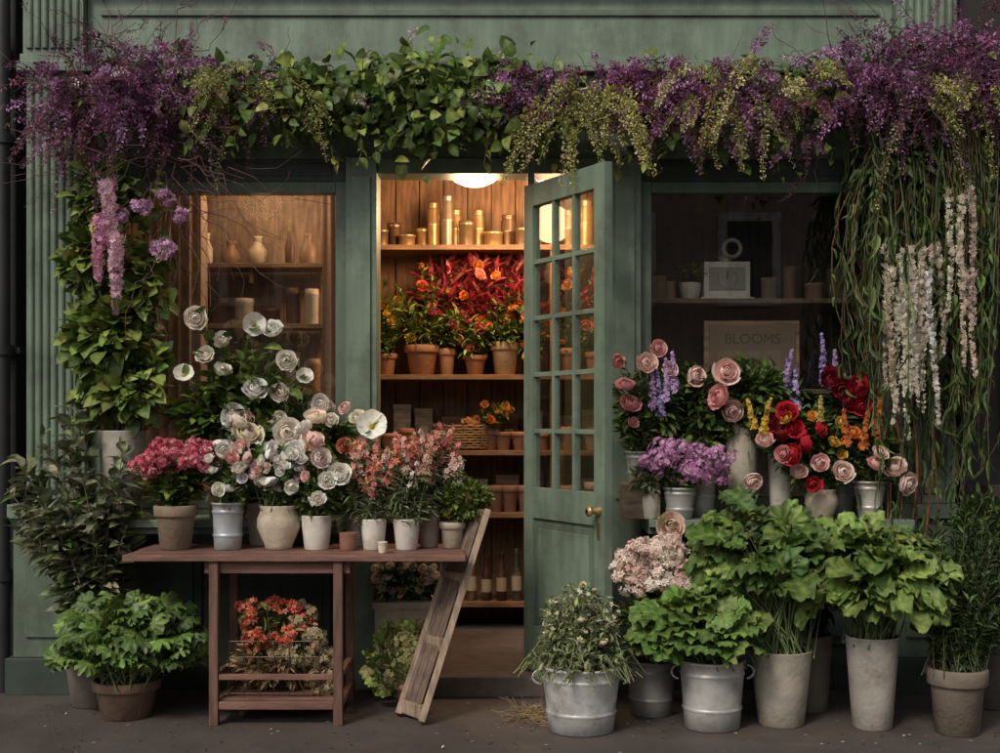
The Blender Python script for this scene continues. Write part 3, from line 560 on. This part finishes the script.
# ---------------------------------------------------------------- white rose bush (left sill)
b=B(); pot(b,(-1.32,-.2,.87),.11,.085,.3,CLAY,(.4,.18,.12),'collar')
RP=np.array([(-1.43,1.82),(-1.32,1.72),(-1.39,1.65),(-1.15,1.49),(-1.0,1.62),(-1.26,1.36),(-1.04,1.47),(-.92,1.54),(-1.48,1.55),(-1.16,1.79),(-1.07,1.77),(-1.24,1.32),(-1.30,1.58)])
RP=np.stack([RP[:,0],ru(-.42,-.32,len(RP)),RP[:,1]],-1)
P=stems(b,(-1.3,-.2,1.1),.06,RP,.0035,(.06,.1,.04)); along(b,P,14,L1,.07,.04,GM,.3)
tg,_=ell(56,(-1.22,-.24,1.46),(.36,.12,.26),.5); P=stems(b,(-1.3,-.2,1.1),.06,tg,.003,(.06,.1,.04)); along(b,P,13,L1,.065,.036,GM+GL[:1],.3)
bush(b,(-1.3,-.22,1.36),(.3,.12,.18),520,L1,.065,.036,GM+GL[:2],16,fwd=.4)
rs=np.array([.05,.04,.045,.052,.048,.058,.045,.04,.045,.05,.04,.045,.036])
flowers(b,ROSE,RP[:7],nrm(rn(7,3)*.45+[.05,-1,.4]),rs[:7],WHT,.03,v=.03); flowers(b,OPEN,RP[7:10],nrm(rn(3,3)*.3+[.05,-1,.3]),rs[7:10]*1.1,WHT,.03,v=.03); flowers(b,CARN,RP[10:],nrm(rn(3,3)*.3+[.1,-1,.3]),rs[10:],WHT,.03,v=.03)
b.build('white_rose_bush')
b=B(); pot(b,(-.95,-.2,.87),.1,.08,.2,ZINC,(.4,.4,.4)); bush(b,(-.98,-.25,1.28),(.3,.13,.16),800,L1,.055,.026,GD+GM,16); tg,_=ell(22,(-.95,-.3,1.3),(.33,.1,.15),.5)
flowers(b,ROSE,tg,nrm(rn(22,3)*.5+[0,-1,.4]),.034,BLUSH+WHT,v=.05); b.build('blush_rose_bouquet')

# ---------------------------------------------------------------- table
b=B(); RW=(.20,.10,.074)
for i,(y0,y1) in enumerate(((-.80,-.685),(-.682,-.56),(-.557,-.44),(-.437,-.30))): b.box(-1.65+.01*(i%2),-.15-.012*(i%3),y0,y1,.722+.001*i,.75+.001*(i%2),WOOD,RW)
b.box(-1.30,-.66,-.76,-.735,.665,.721,WOOD,RW); b.box(-1.30,-.66,-.365,-.34,.665,.721,WOOD,RW)
for x in (-1.275,-.73):
    for y in (-.785,-.36): b.box(x,x+.04,y,y+.04,0,.7205,WOODV,(.15,.08,.06))
    b.box(x+.005,x+.035,-.744,-.361,.07,.10,WOODV,RW); b.box(x+.006,x+.034,-.744,-.361,.20,.225,WOODV,RW)
b.box(-1.234,-.731,-.78,-.755,.07,.105,WOOD,RW); b.box(-1.234,-.731,-.355,-.33,.07,.105,WOOD,RW)
for i in range(5): b.box(-1.234,-.731,-.752+i*.078,-.682+i*.078,.102,.115,WOOD,RW)
b.box(-1.234,-.731,-.778,-.758,.20,.225,WOOD,RW)
b.build('wooden_table',None,.003)

b=B()
for z in (.13,.21,.29,.36): 
    for (p,q) in (((-1.2,-.72),(-.80,-.72)),((-.80,-.72),(-.80,-.42)),((-.80,-.42),(-1.2,-.42)),((-1.2,-.42),(-1.2,-.72))): b.tubes([(p[0],p[1],z),(q[0],q[1],z)],.003,BRASS,(.16,.12,.09),6)
for x in np.linspace(-1.2,-.8,7): b.tubes([(x,-.722,.117),(x,-.722,.36)],.0025,BRASS,(.16,.12,.09),6)
bush(b,(-1.0,-.56,.22),(.19,.12,.09),600,L1,.06,.02,[(.34,.22,.11),(.2,.15,.07),(.42,.3,.17)],12)
tg,_=ell(34,(-1.04,-.6,.43),(.16,.12,.13),.4); P=stems(b,(-1.0,-.56,.14),.1,tg,.003,(.12,.1,.05)); along(b,P,14,L1,.05,.018,GM+GL+[(.3,.26,.12)],.4)
for q in tg[:24]: dome(b,q+[0,-.03,0],(.035,.03,.028),30,FLO,.015,ORED+CORAL[:1],6,-1)
for c in ((-.83,-.62,.36),(-.80,-.6,.25),(-.9,-.66,.30),(-.80,-.68,.17),(-.9,-.6,.46),(-.98,-.64,.30)): dome(b,c,(.07,.06,.06),170,FLO,.014,[(.46,.43,.24),(.54,.46,.28),(.5,.34,.22)],9,-1)
dome(b,(-.86,-.62,.42),(.05,.05,.05),80,FLO,.014,ORED,8,-1)
b.build('wire_basket_of_flowers')

# ---------------------------------------------------------------- table-top pots
TT=.752
b=B(); c=(-1.48,-.55,TT); pot(b,c,.092,.07,.2,CLAY,(.28,.21,.15),'collar')
tg,_=ell(50,(-1.48,-.55,1.1),(.17,.13,.1),.4); P=stems(b,(c[0],c[1],.92),.05,tg,.003,(.08,.12,.05)); along(b,P,9,L1,.06,.032,GM+GL[:1],.2)
for k in range(18):
    q=np.array((-1.48,-.56,1.145))+np.array([ru(-.15,.15),ru(-.12,.06),ru(-.05,.08)]); dome(b,q,(.065,.055,.045),190,FLO,.0105,REDP,9,-.3,.45,v=.15)
b.build('potted_pink_sedum')
def bouquet(c,rt,rb,h,mat,pc,rim,fc,fr,fpos,fsize,pal,nfill=40,fill=GM,tmpl=ROSE,ll=.055,lw=.02,nb=220):
    b=B(); pot(b,c,rt,rb,h,mat,pc,rim); base=(c[0],c[1],c[2]+h*.85)
    tg,_=ell(nfill,fc,fr,.5); P=stems(b,base,rt*.9,tg,.0025,(.08,.12,.05)); along(b,P,12,L1,ll,lw,fill,.2)
    if nb: bush(b,(fc[0],fc[1],fc[2]-fr[2]*.35),np.array(fr)*.8,nb,L1,ll,lw,fill,12,fwd=.3)
    fp=np.array(fpos,float); P=stems(b,base,rt*.8,fp,.003,(.08,.12,.05)); n=len(fp); h2=n//2
    f=nrm(rn(n,3)*.5+[0,-.85,.5]); flowers(b,tmpl,fp[:h2],f[:h2],fsize,pal,.18,v=.05); flowers(b,ROSE+CARN,fp[h2:],f[h2:],fsize*.8,pal,.22,v=.05)
    bd,_=ell(34,fc,np.array(fr)*1.05,.8); stems(b,base,rt*.8,bd,.0018,(.1,.14,.05)); flowers(b,BUD,bd,f[:1],.010,pal,.2); flowers(b,FLO,bd+[0,-.01,.01],nrm(rn(34,3)+[0,-1,.5]),.018,pal)
    return b
def sc(n,c,r,y=-.05):
    p,_=ell(n,c,r,.6); p[:,1]+=y; return p
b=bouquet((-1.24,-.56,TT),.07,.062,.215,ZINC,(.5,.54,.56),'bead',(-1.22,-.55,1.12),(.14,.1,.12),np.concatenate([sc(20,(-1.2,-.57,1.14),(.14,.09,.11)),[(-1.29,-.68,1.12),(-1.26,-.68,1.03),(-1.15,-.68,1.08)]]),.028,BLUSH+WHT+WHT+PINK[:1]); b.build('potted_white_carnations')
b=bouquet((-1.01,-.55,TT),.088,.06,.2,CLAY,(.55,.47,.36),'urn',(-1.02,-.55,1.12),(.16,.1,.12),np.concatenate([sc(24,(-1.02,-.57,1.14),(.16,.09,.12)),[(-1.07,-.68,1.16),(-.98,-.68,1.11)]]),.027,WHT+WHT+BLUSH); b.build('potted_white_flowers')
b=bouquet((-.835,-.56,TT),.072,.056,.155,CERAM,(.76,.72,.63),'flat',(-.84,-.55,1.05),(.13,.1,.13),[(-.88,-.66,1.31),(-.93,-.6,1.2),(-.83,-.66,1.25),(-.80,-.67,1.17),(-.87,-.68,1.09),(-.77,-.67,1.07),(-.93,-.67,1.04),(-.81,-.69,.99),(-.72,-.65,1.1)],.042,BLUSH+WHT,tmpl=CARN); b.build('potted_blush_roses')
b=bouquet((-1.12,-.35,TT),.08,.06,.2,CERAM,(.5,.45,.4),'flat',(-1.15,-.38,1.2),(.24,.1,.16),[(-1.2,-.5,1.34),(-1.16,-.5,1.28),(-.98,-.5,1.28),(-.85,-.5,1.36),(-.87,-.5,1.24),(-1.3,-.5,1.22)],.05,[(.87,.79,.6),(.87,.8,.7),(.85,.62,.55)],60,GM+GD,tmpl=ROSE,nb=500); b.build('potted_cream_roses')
b=B(); pot(b,(-.685,-.6,TT),.042,.04,.08,CLAY,(.26,.12,.08),'flat'); pot(b,(-.52,-.72,TT),.022,.018,.05,CERAM,(.75,.64,.5),'flat',False); b.build('small_tin_cup')
b=B(); pot(b,(-.66,-.42,TT),.05,.04,.16,ZINC,(.4,.4,.38)); tg=np.array([(-.59,-.5,1.31),(-.66,-.48,1.2),(-.72,-.46,1.22)]); P=stems(b,(-.66,-.42,.88),.03,tg,.004,(.08,.12,.05)); along(b,P,14,L1,.07,.03,GM,.1); bush(b,(-.66,-.42,1.05),(.12,.08,.14),260,L1,.06,.025,GM,10)
flowers(b,OPEN,tg[:1],[[.1,-1,.35]],.072,WHT,0,v=.02); flowers(b,CARN,tg[1:],[[0,-1,.3]],.035,CORAL); b.build('potted_white_poppy')
def coral(c,rt,h,pc,mat,n,ctr,r):
    b=B(); pot(b,c,rt,rt*.78,h,mat,pc,'flat'); tg,_=ell(n,ctr,r,.3); P=stems(b,(c[0],c[1],c[2]+h*.8),rt*.9,tg,.0028,(.15,.19,.08)); along(b,P,34,LN,.044,.0095,GG+[(.18,.26,.08),(.2,.26,.12)],.05,.8)
    up=np.argsort(-(tg[:,2]-.6*tg[:,1]))[:n//2+2]; spikes(b,P[up,-2],P[up,-1]-P[up,-2]+[0,-.01,.05],.105*ru(.7,1.3,len(up)),0,.020,20,FLO,.018,CORAL+[(.88,.6,.52)],t0=0,taper=.7,v=.12); b.build('potted_coral_snapdragon')
coral((-.575,-.57,TT),.06,.14,(.76,.72,.64),CERAM,56,(-.58,-.56,1.05),(.14,.1,.16)); coral((-.425,-.57,TT),.062,.14,(.66,.62,.56),CERAM,64,(-.41,-.56,1.06),(.15,.11,.19)); coral((-.33,-.45,TT),.055,.15,(.46,.38,.32),CLAY,50,(-.27,-.45,1.12),(.14,.1,.18))
b=B(); pot(b,(-.22,-.5,TT),.055,.045,.12,CLAY,(.48,.41,.33),'collar'); bush(b,(-.16,-.5,.98),(.12,.1,.1),1300,LS,.028,.016,GM+GL,16,.4); b.build('potted_box_shrub')

b=B(); LW=(.34,.25,.18)
A0=np.array((-.46,-.60,.014));A1=np.array((-.16,-.40,.93));B0=np.array((-.345,-.76,.014));B1=np.array((-.055,-.56,.93))
b.beam(A0,A1,.03,.07,WOODV,LW); b.beam(B0,B1,.03,.07,WOODV,LW)
for t in (.04,.35,.66,.97):
    p=A0+(A1-A0)*t;q=B0+(B1-B0)*t; u=nrm(q-p)*.018; b.beam(p+u,q-u,.03,.06,WOODV,LW,(0,0,1))
ctr0=(A0+B0)/2; ctr1=(A1+B1)/2; wv=nrm(B0-A0)
for k in (-1,0,1): b.beam(ctr0*.94+ctr1*.06+wv*k*.052+[-.012,0,0],ctr1*.95+ctr0*.05+wv*k*.052+[-.012,0,0],.008,.046,WOODV,(.17,.12,.09),tuple(wv))
b.build('leaning_wooden_crate_frame',None,.003)

b=B(); b.box(-.60,-.33,-.15,.1,.10,.14,CLAY,(.36,.3,.24)); b.box(-.61,-.32,-.16,.11,.14,.42,CLAY,(.46,.38,.29)); b.box(-.62,-.31,-.17,.12,.42,.45,CLAY,(.46,.38,.29))
bush(b,(-.47,-.04,.54),(.17,.12,.12),500,L1,.05,.022,GD+GM,12); tg,_=ell(60,(-.47,-.08,.58),(.17,.1,.1),.5); flowers(b,CARN,tg,nrm(rn(60,3)*.5+[0,-1,.5]),.021,[(.82,.76,.62),(.78,.68,.54)]); b.build('stone_planter')
b=B(); pot(b,(-.41,-.42,0),.08,.06,.12,CLAY,(.3,.16,.1),'collar'); tg,_=ell(60,(-.47,-.42,.22),(.17,.13,.18),.5); P=stems(b,(-.41,-.42,.1),.05,tg,.003,(.14,.16,.06)); leaves(b,LOB,tg,nrm(tg-[-.42,-.3,.1]+rn(60,3)*.05),.07,.07,[(.22,.22,.08),(.26,.25,.10)]+GM+GL,.3,up=np.array([0,-.8,.7])); dome(b,(-.46,-.45,.24),(.14,.1,.14),500,FLO,.015,[(.32,.30,.13),(.28,.29,.12)],14,-1); b.build('green_hydrangea')

# ---------------------------------------------------------------- left ground plants
b=B(); pot(b,(-1.9,-.35,0),.16,.12,.32,CLAY,(.16,.14,.12),'flat')
tg,_=ell(80,(-1.98,-.40,.97),(.34,.2,.44),.35); P=stems(b,(-1.88,-.35,.28),.08,tg,.005,(.2,.16,.11),9,.55); along(b,P,24,[L1,L2],.078,.037,GG+GG+GM[:1],.3,.8); b.build('olive_shrub')
def bigleaf(pc,rt,rb,h,mat,col,rim,ctr,r,n,tm,L,W,pal,fwd=.5,upv=(0,-.55,.8),hd=False,stemc=(.14,.19,.07),droop=.35):
    b=B(); pot(b,pc,rt,rb,h,mat,col,rim); 
    if hd: handle(b,pc,rt,h)
    d=nrm(rn(n*2,3)); d=d[(d[:,2]>-.4)][:n]; d=nrm(d+[0,-fwd*.5,0]); n=len(d); q=(.5+.5*rng.random((n,1))**.5)
    tg=np.array(ctr)+d*q*np.array(r); base=np.array((pc[0],pc[1],pc[2]+h*.9)); stems(b,base,rt*.8,tg,.0045,stemc)
    out=nrm((tg-base)*[1,1,.5]); dd=nrm(out+rn(n,3)*.25+[0,0,-droop]); 
    up=nrm(np.array(upv)+out*.5+.28*rn(n,3)); ts=tm; k=rng.integers(0,len(ts),n); s=(1+.28*rn(n)).clip(.4,1.5); c=pick(pal,n,.2)
    x=nrm(np.cross(dd,up)); z=np.cross(x,dd); R=np.stack([x,dd,z],-1)
    for i,t in enumerate(ts):
        m=k==i; b.inst(t,tg[m],R[m],np.stack([W*s,L*s,L*s],-1)[m],c[m],LEAF)
    return b
GF=gain([(.10,.19,.05),(.13,.22,.06),(.08,.155,.045),(.15,.24,.075)],1.0)
bigleaf((-1.69,-.6,0),.145,.11,.17,CLAY,(.2,.13,.09),'collar',(-1.68,-.6,.34),(.35,.27,.2),230,LOBP,.105,.095,GM+GF+[(.10,.14,.06)]).build('potted_leafy_perennial')

# ---------------------------------------------------------------- front right row
b=B(); c=(.35,-.85,0); pot(b,c,.172,.14,.285,ZINC,(.66,.67,.66),'bead'); handle(b,c,.172,.285)
tg,_=ell(340,(.35,-.85,.46),(.175,.16,.18),.3); tg[:,2]=tg[:,2].clip(.36,.66); P=stems(b,(.35,-.85,.24),.22,tg,.0025,(.2,.24,.1),7,.5); along(b,P,24,LN,.027,.011,GG+[(.24,.29,.11),(.2,.27,.1)],.2,.7); flowers(b,FLO,P[:190,-1],nrm(rn(190,3)*.5+[0,-.3,1]),.013,[(.8,.7,.45),(.84,.8,.66)]); 
flowers(b,CARN,P[:26,-1],nrm(rn(26,3)*.5+[0,-.5,1]),.015,[(.82,.76,.55)]); b.build('zinc_bucket_with_herb')
b=B(); c=(.69,-.55,0); pot(b,c,.115,.095,.25,ZINC,(.34,.34,.33),'bead')
HY=[(.87,.72,.6),(.88,.82,.72),(.86,.55,.48),(.86,.64,.57)]
for k in range(15):
    q=np.array((.70,-.64,.69))+np.array([ru(-.15,.13),ru(-.1,.04),ru(-.10,.09)]); dome(b,q,(.07,.06,.055),85,FLO,.018,HY,8,-.6,.45,v=.08)
dome(b,(.70,-.64,.68),(.17,.13,.12),30,CARN,.026,HY,18,-.5,.34,v=.08)
tg=np.array([(.775,-.6,.86),(.62,-.6,.78),(.83,-.6,.74)]); P=stems(b,(.69,-.55,.2),.06,tg,.004,(.08,.12,.05)); along(b,P,12,L1,.06,.035,GM,.3); flowers(b,ROSE,tg[:1],[[.1,-1,.3]],.055,[(.86,.64,.5)]); bush(b,(.69,-.55,.42),(.16,.12,.16),300,L1,.06,.035,GM+GD,10); b.build('potted_blush_hydrangea')
bigleaf((.925,-.8,0),.142,.12,.30,ZINC,(.54,.54,.52),'bead',(.86,-.82,.42),(.27,.22,.18),90,LOB,.14,.14,GF+[(.15,.24,.05)],hd=True).build('potted_geranium')
bigleaf((1.24,-.74,0),.135,.10,.33,CLAY,(.42,.38,.32),'flat',(1.17,-.70,.68),(.33,.24,.26),230,LOBP+RUF[:1],.12,.12,GM+GM+GF).build('potted_leafy_green')
bigleaf((1.625,-.8,0),.115,.085,.40,CLAY,(.42,.39,.35),'flat',(1.65,-.78,.63),(.23,.2,.2),190,RUF,.14,.105,GF+gain([(.19,.28,.09),(.17,.27,.08)],1),droop=.55).build('potted_lettuce')
b=B(); c=(1.96,-.9,0); pot(b,c,.12,.092,.28,CLAY,(.2,.165,.13),'collar'); tg,_=ell(150,(2.02,-.86,.66),(.27,.24,.36),.4); P=stems(b,(1.96,-.9,.25),.09,tg,.003,(.07,.08,.04),9); along(b,P,34,LS,.04,.012,GD+GM[:1],.15,.8); b.build('potted_dark_shrub')
b=B(); pot(b,(1.42,-.45,0),.12,.1,.35,CLAY,(.2,.18,.15),'flat'); bush(b,(1.42,-.45,.5),(.2,.14,.2),400,L1,.07,.035,GD,12); b.build('potted_foliage')
b=B(); pot(b,(2.3,-.4,0),.13,.1,.3,CLAY,(.1,.09,.08),'flat'); bush(b,(2.3,-.4,.65),(.2,.2,.4),1500,L1,.05,.02,GD,16); b.build('potted_dark_shrub')

# ---------------------------------------------------------------- right sill plants
SZ=.871
def sillb(name,c,rt,rb,h,mat,pc,rim,fc,fr,nfill,nb,fill,fl,extra=None,ll=.058,lw=.024):
    b=B(); pot(b,c,rt,rb,h,mat,pc,rim); base=(c[0],c[1],c[2]+h*.85)
    tg,_=ell(nfill,fc,fr,.4); P=stems(b,base,rt*.9,tg,.0025,(.08,.12,.05)); along(b,P,13,L1,ll,lw,fill,.2)
    if nb: bush(b,fc,np.array(fr)*.8,nb,L1,ll,lw,fill,12,fwd=.3)
    for tm,ps,s,pal in fl:
        ps=np.array(ps,float); stems(b,base,rt*.7,ps,.003,(.08,.12,.05)); flowers(b,tm,ps,nrm(rn(len(ps),3)*.45+[0,-1,.4]),s,pal,.12,v=.07)
    if extra: extra(b)
    b.build(name)
def lup(ps,pal,L=.2,r=.022):
    def f(b):
        p=np.array(ps,float); spikes(b,p,np.tile([0,-.05,1.],(len(p),1))+rn(len(p),3)*.12,L*ru(.85,1.15,len(p)),0,r,110,FLO,.014,pal,t0=.05,taper=.8,v=.1)
    return f
LUPC=[(.42,.32,.64),(.48,.4,.7),(.56,.4,.66)]
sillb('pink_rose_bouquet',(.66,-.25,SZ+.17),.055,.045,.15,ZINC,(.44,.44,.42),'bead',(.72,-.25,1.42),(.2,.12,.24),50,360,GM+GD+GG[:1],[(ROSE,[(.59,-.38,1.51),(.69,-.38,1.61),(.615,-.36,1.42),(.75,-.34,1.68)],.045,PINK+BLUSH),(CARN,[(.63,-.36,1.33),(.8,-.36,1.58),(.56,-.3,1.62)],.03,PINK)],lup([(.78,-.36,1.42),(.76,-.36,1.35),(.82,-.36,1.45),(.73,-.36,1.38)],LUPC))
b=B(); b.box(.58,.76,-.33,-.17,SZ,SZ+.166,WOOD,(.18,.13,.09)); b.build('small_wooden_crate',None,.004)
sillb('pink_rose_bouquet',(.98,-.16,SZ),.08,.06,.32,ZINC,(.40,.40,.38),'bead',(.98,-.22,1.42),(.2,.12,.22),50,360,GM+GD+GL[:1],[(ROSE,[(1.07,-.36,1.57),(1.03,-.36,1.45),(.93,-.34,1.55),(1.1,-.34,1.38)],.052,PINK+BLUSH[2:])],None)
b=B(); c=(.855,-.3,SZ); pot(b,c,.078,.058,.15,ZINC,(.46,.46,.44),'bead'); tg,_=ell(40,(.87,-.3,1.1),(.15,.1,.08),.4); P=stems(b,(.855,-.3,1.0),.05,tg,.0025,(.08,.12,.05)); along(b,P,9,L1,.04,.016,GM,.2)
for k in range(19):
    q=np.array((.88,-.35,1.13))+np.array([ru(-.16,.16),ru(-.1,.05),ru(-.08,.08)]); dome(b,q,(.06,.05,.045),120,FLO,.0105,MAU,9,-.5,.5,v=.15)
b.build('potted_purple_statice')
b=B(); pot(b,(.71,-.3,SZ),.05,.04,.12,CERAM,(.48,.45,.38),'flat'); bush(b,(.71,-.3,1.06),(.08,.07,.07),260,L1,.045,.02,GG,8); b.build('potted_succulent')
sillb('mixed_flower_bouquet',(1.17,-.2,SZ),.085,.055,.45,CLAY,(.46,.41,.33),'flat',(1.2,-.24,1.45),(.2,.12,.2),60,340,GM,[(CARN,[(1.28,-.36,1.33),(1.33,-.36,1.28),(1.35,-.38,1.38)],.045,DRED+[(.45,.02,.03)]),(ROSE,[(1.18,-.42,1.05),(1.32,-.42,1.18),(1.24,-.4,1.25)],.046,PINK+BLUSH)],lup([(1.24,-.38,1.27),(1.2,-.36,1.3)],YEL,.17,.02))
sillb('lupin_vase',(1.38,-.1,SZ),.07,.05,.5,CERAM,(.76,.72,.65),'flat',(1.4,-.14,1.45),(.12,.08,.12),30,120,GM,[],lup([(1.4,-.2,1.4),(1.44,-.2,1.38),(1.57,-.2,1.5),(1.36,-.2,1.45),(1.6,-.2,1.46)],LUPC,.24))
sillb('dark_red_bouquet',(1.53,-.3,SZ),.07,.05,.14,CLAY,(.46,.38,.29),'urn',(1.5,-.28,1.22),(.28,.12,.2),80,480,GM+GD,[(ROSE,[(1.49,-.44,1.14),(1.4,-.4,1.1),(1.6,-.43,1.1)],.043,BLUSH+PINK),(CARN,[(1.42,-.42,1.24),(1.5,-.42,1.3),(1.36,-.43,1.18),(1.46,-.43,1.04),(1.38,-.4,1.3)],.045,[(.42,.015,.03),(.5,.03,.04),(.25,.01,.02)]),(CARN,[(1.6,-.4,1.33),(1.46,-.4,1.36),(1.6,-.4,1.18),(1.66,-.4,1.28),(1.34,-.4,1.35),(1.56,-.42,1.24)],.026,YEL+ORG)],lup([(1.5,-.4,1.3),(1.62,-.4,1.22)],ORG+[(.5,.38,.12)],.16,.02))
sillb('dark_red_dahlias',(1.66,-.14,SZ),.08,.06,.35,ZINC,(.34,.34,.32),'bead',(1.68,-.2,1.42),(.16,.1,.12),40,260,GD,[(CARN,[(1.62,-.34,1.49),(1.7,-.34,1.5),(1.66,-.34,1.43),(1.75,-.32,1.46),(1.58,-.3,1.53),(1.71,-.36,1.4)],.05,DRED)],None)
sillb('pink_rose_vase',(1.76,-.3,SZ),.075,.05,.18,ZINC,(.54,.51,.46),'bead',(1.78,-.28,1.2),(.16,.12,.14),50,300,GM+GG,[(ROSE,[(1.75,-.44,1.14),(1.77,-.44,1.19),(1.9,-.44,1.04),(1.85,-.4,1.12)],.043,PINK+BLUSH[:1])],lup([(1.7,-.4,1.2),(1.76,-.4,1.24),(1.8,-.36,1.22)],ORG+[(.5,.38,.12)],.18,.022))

b=B(); n=320; p=np.stack([ru(-2.2,2.3,n),ru(-1.5,-.2,n),np.full(n,.004)],-1); b.inst(LS,p,fdir(nrm(rn(n,3)*[1,1,.05]),.15),np.stack([np.full(n,.012),np.full(n,.02),np.full(n,.01)],-1),pick(PINK+WHT+GM+GL+[(.12,.07,.03)]*8,n)*.6,PETAL); b.build('fallen_petals')
b=B(); n=110; s=np.stack([ru(.06,.22,n),ru(-.75,-.55,n),ru(.004,.03,n)],-1); P=s[:,None]+np.cumsum(nrm(rn(n,1,3)*[1,1,.2])*.02+rn(n,6,3)*.006,1); P[:,:,2]=P[:,:,2].clip(.003,.06); b.tubes(P,.0015,STEM,(.34,.24,.13),3); b.build('straw_pile')

# ---------------------------------------------------------------- camera, light
cam=bpy.data.cameras.new('camera'); co=bpy.data.objects.new('camera',cam); bpy.context.scene.collection.objects.link(co)
co.location=(0,-6.3,1.34); co.rotation_euler=(math.pi/2,0,0); cam.lens=45.36; cam.sensor_width=36; cam.shift_y=.0435; cam.clip_end=300; bpy.context.scene.camera=co
w=bpy.data.worlds.new('World'); bpy.context.scene.world=w; w.use_nodes=True; nt=w.node_tree; bg=nt.nodes['Background']
sk=nt.nodes.new('ShaderNodeTexSky'); sk.sky_type='NISHITA'; sk.sun_disc=False; sk.sun_elevation=math.radians(44); sk.sun_rotation=math.radians(212); sk.dust_density=5; sk.air_density=1; sk.ozone_density=.4
hs=nt.nodes.new('ShaderNodeHueSaturation'); hs.inputs['Saturation'].default_value=.18; nt.links.new(sk.outputs[0],hs.inputs['Color']); nt.links.new(hs.outputs[0],bg.inputs[0]); bg.inputs[1].default_value=.095
s=bpy.data.lights.new('sun','SUN'); s.energy=1.5; s.angle=math.radians(12); s.color=(1,.87,.72); so=bpy.data.objects.new('sun',s); bpy.context.scene.collection.objects.link(so)
e=math.radians(44);r=math.radians(212); pos=Vector((math.sin(r)*math.cos(e),math.cos(r)*math.cos(e),math.sin(e))); so.rotation_euler=(-pos).to_track_quat('-Z','Y').to_euler(); so.location=pos*20
sc_=bpy.context.scene; sc_.view_settings.view_transform='Standard'; sc_.view_settings.look='None'; sc_.view_settings.exposure=0
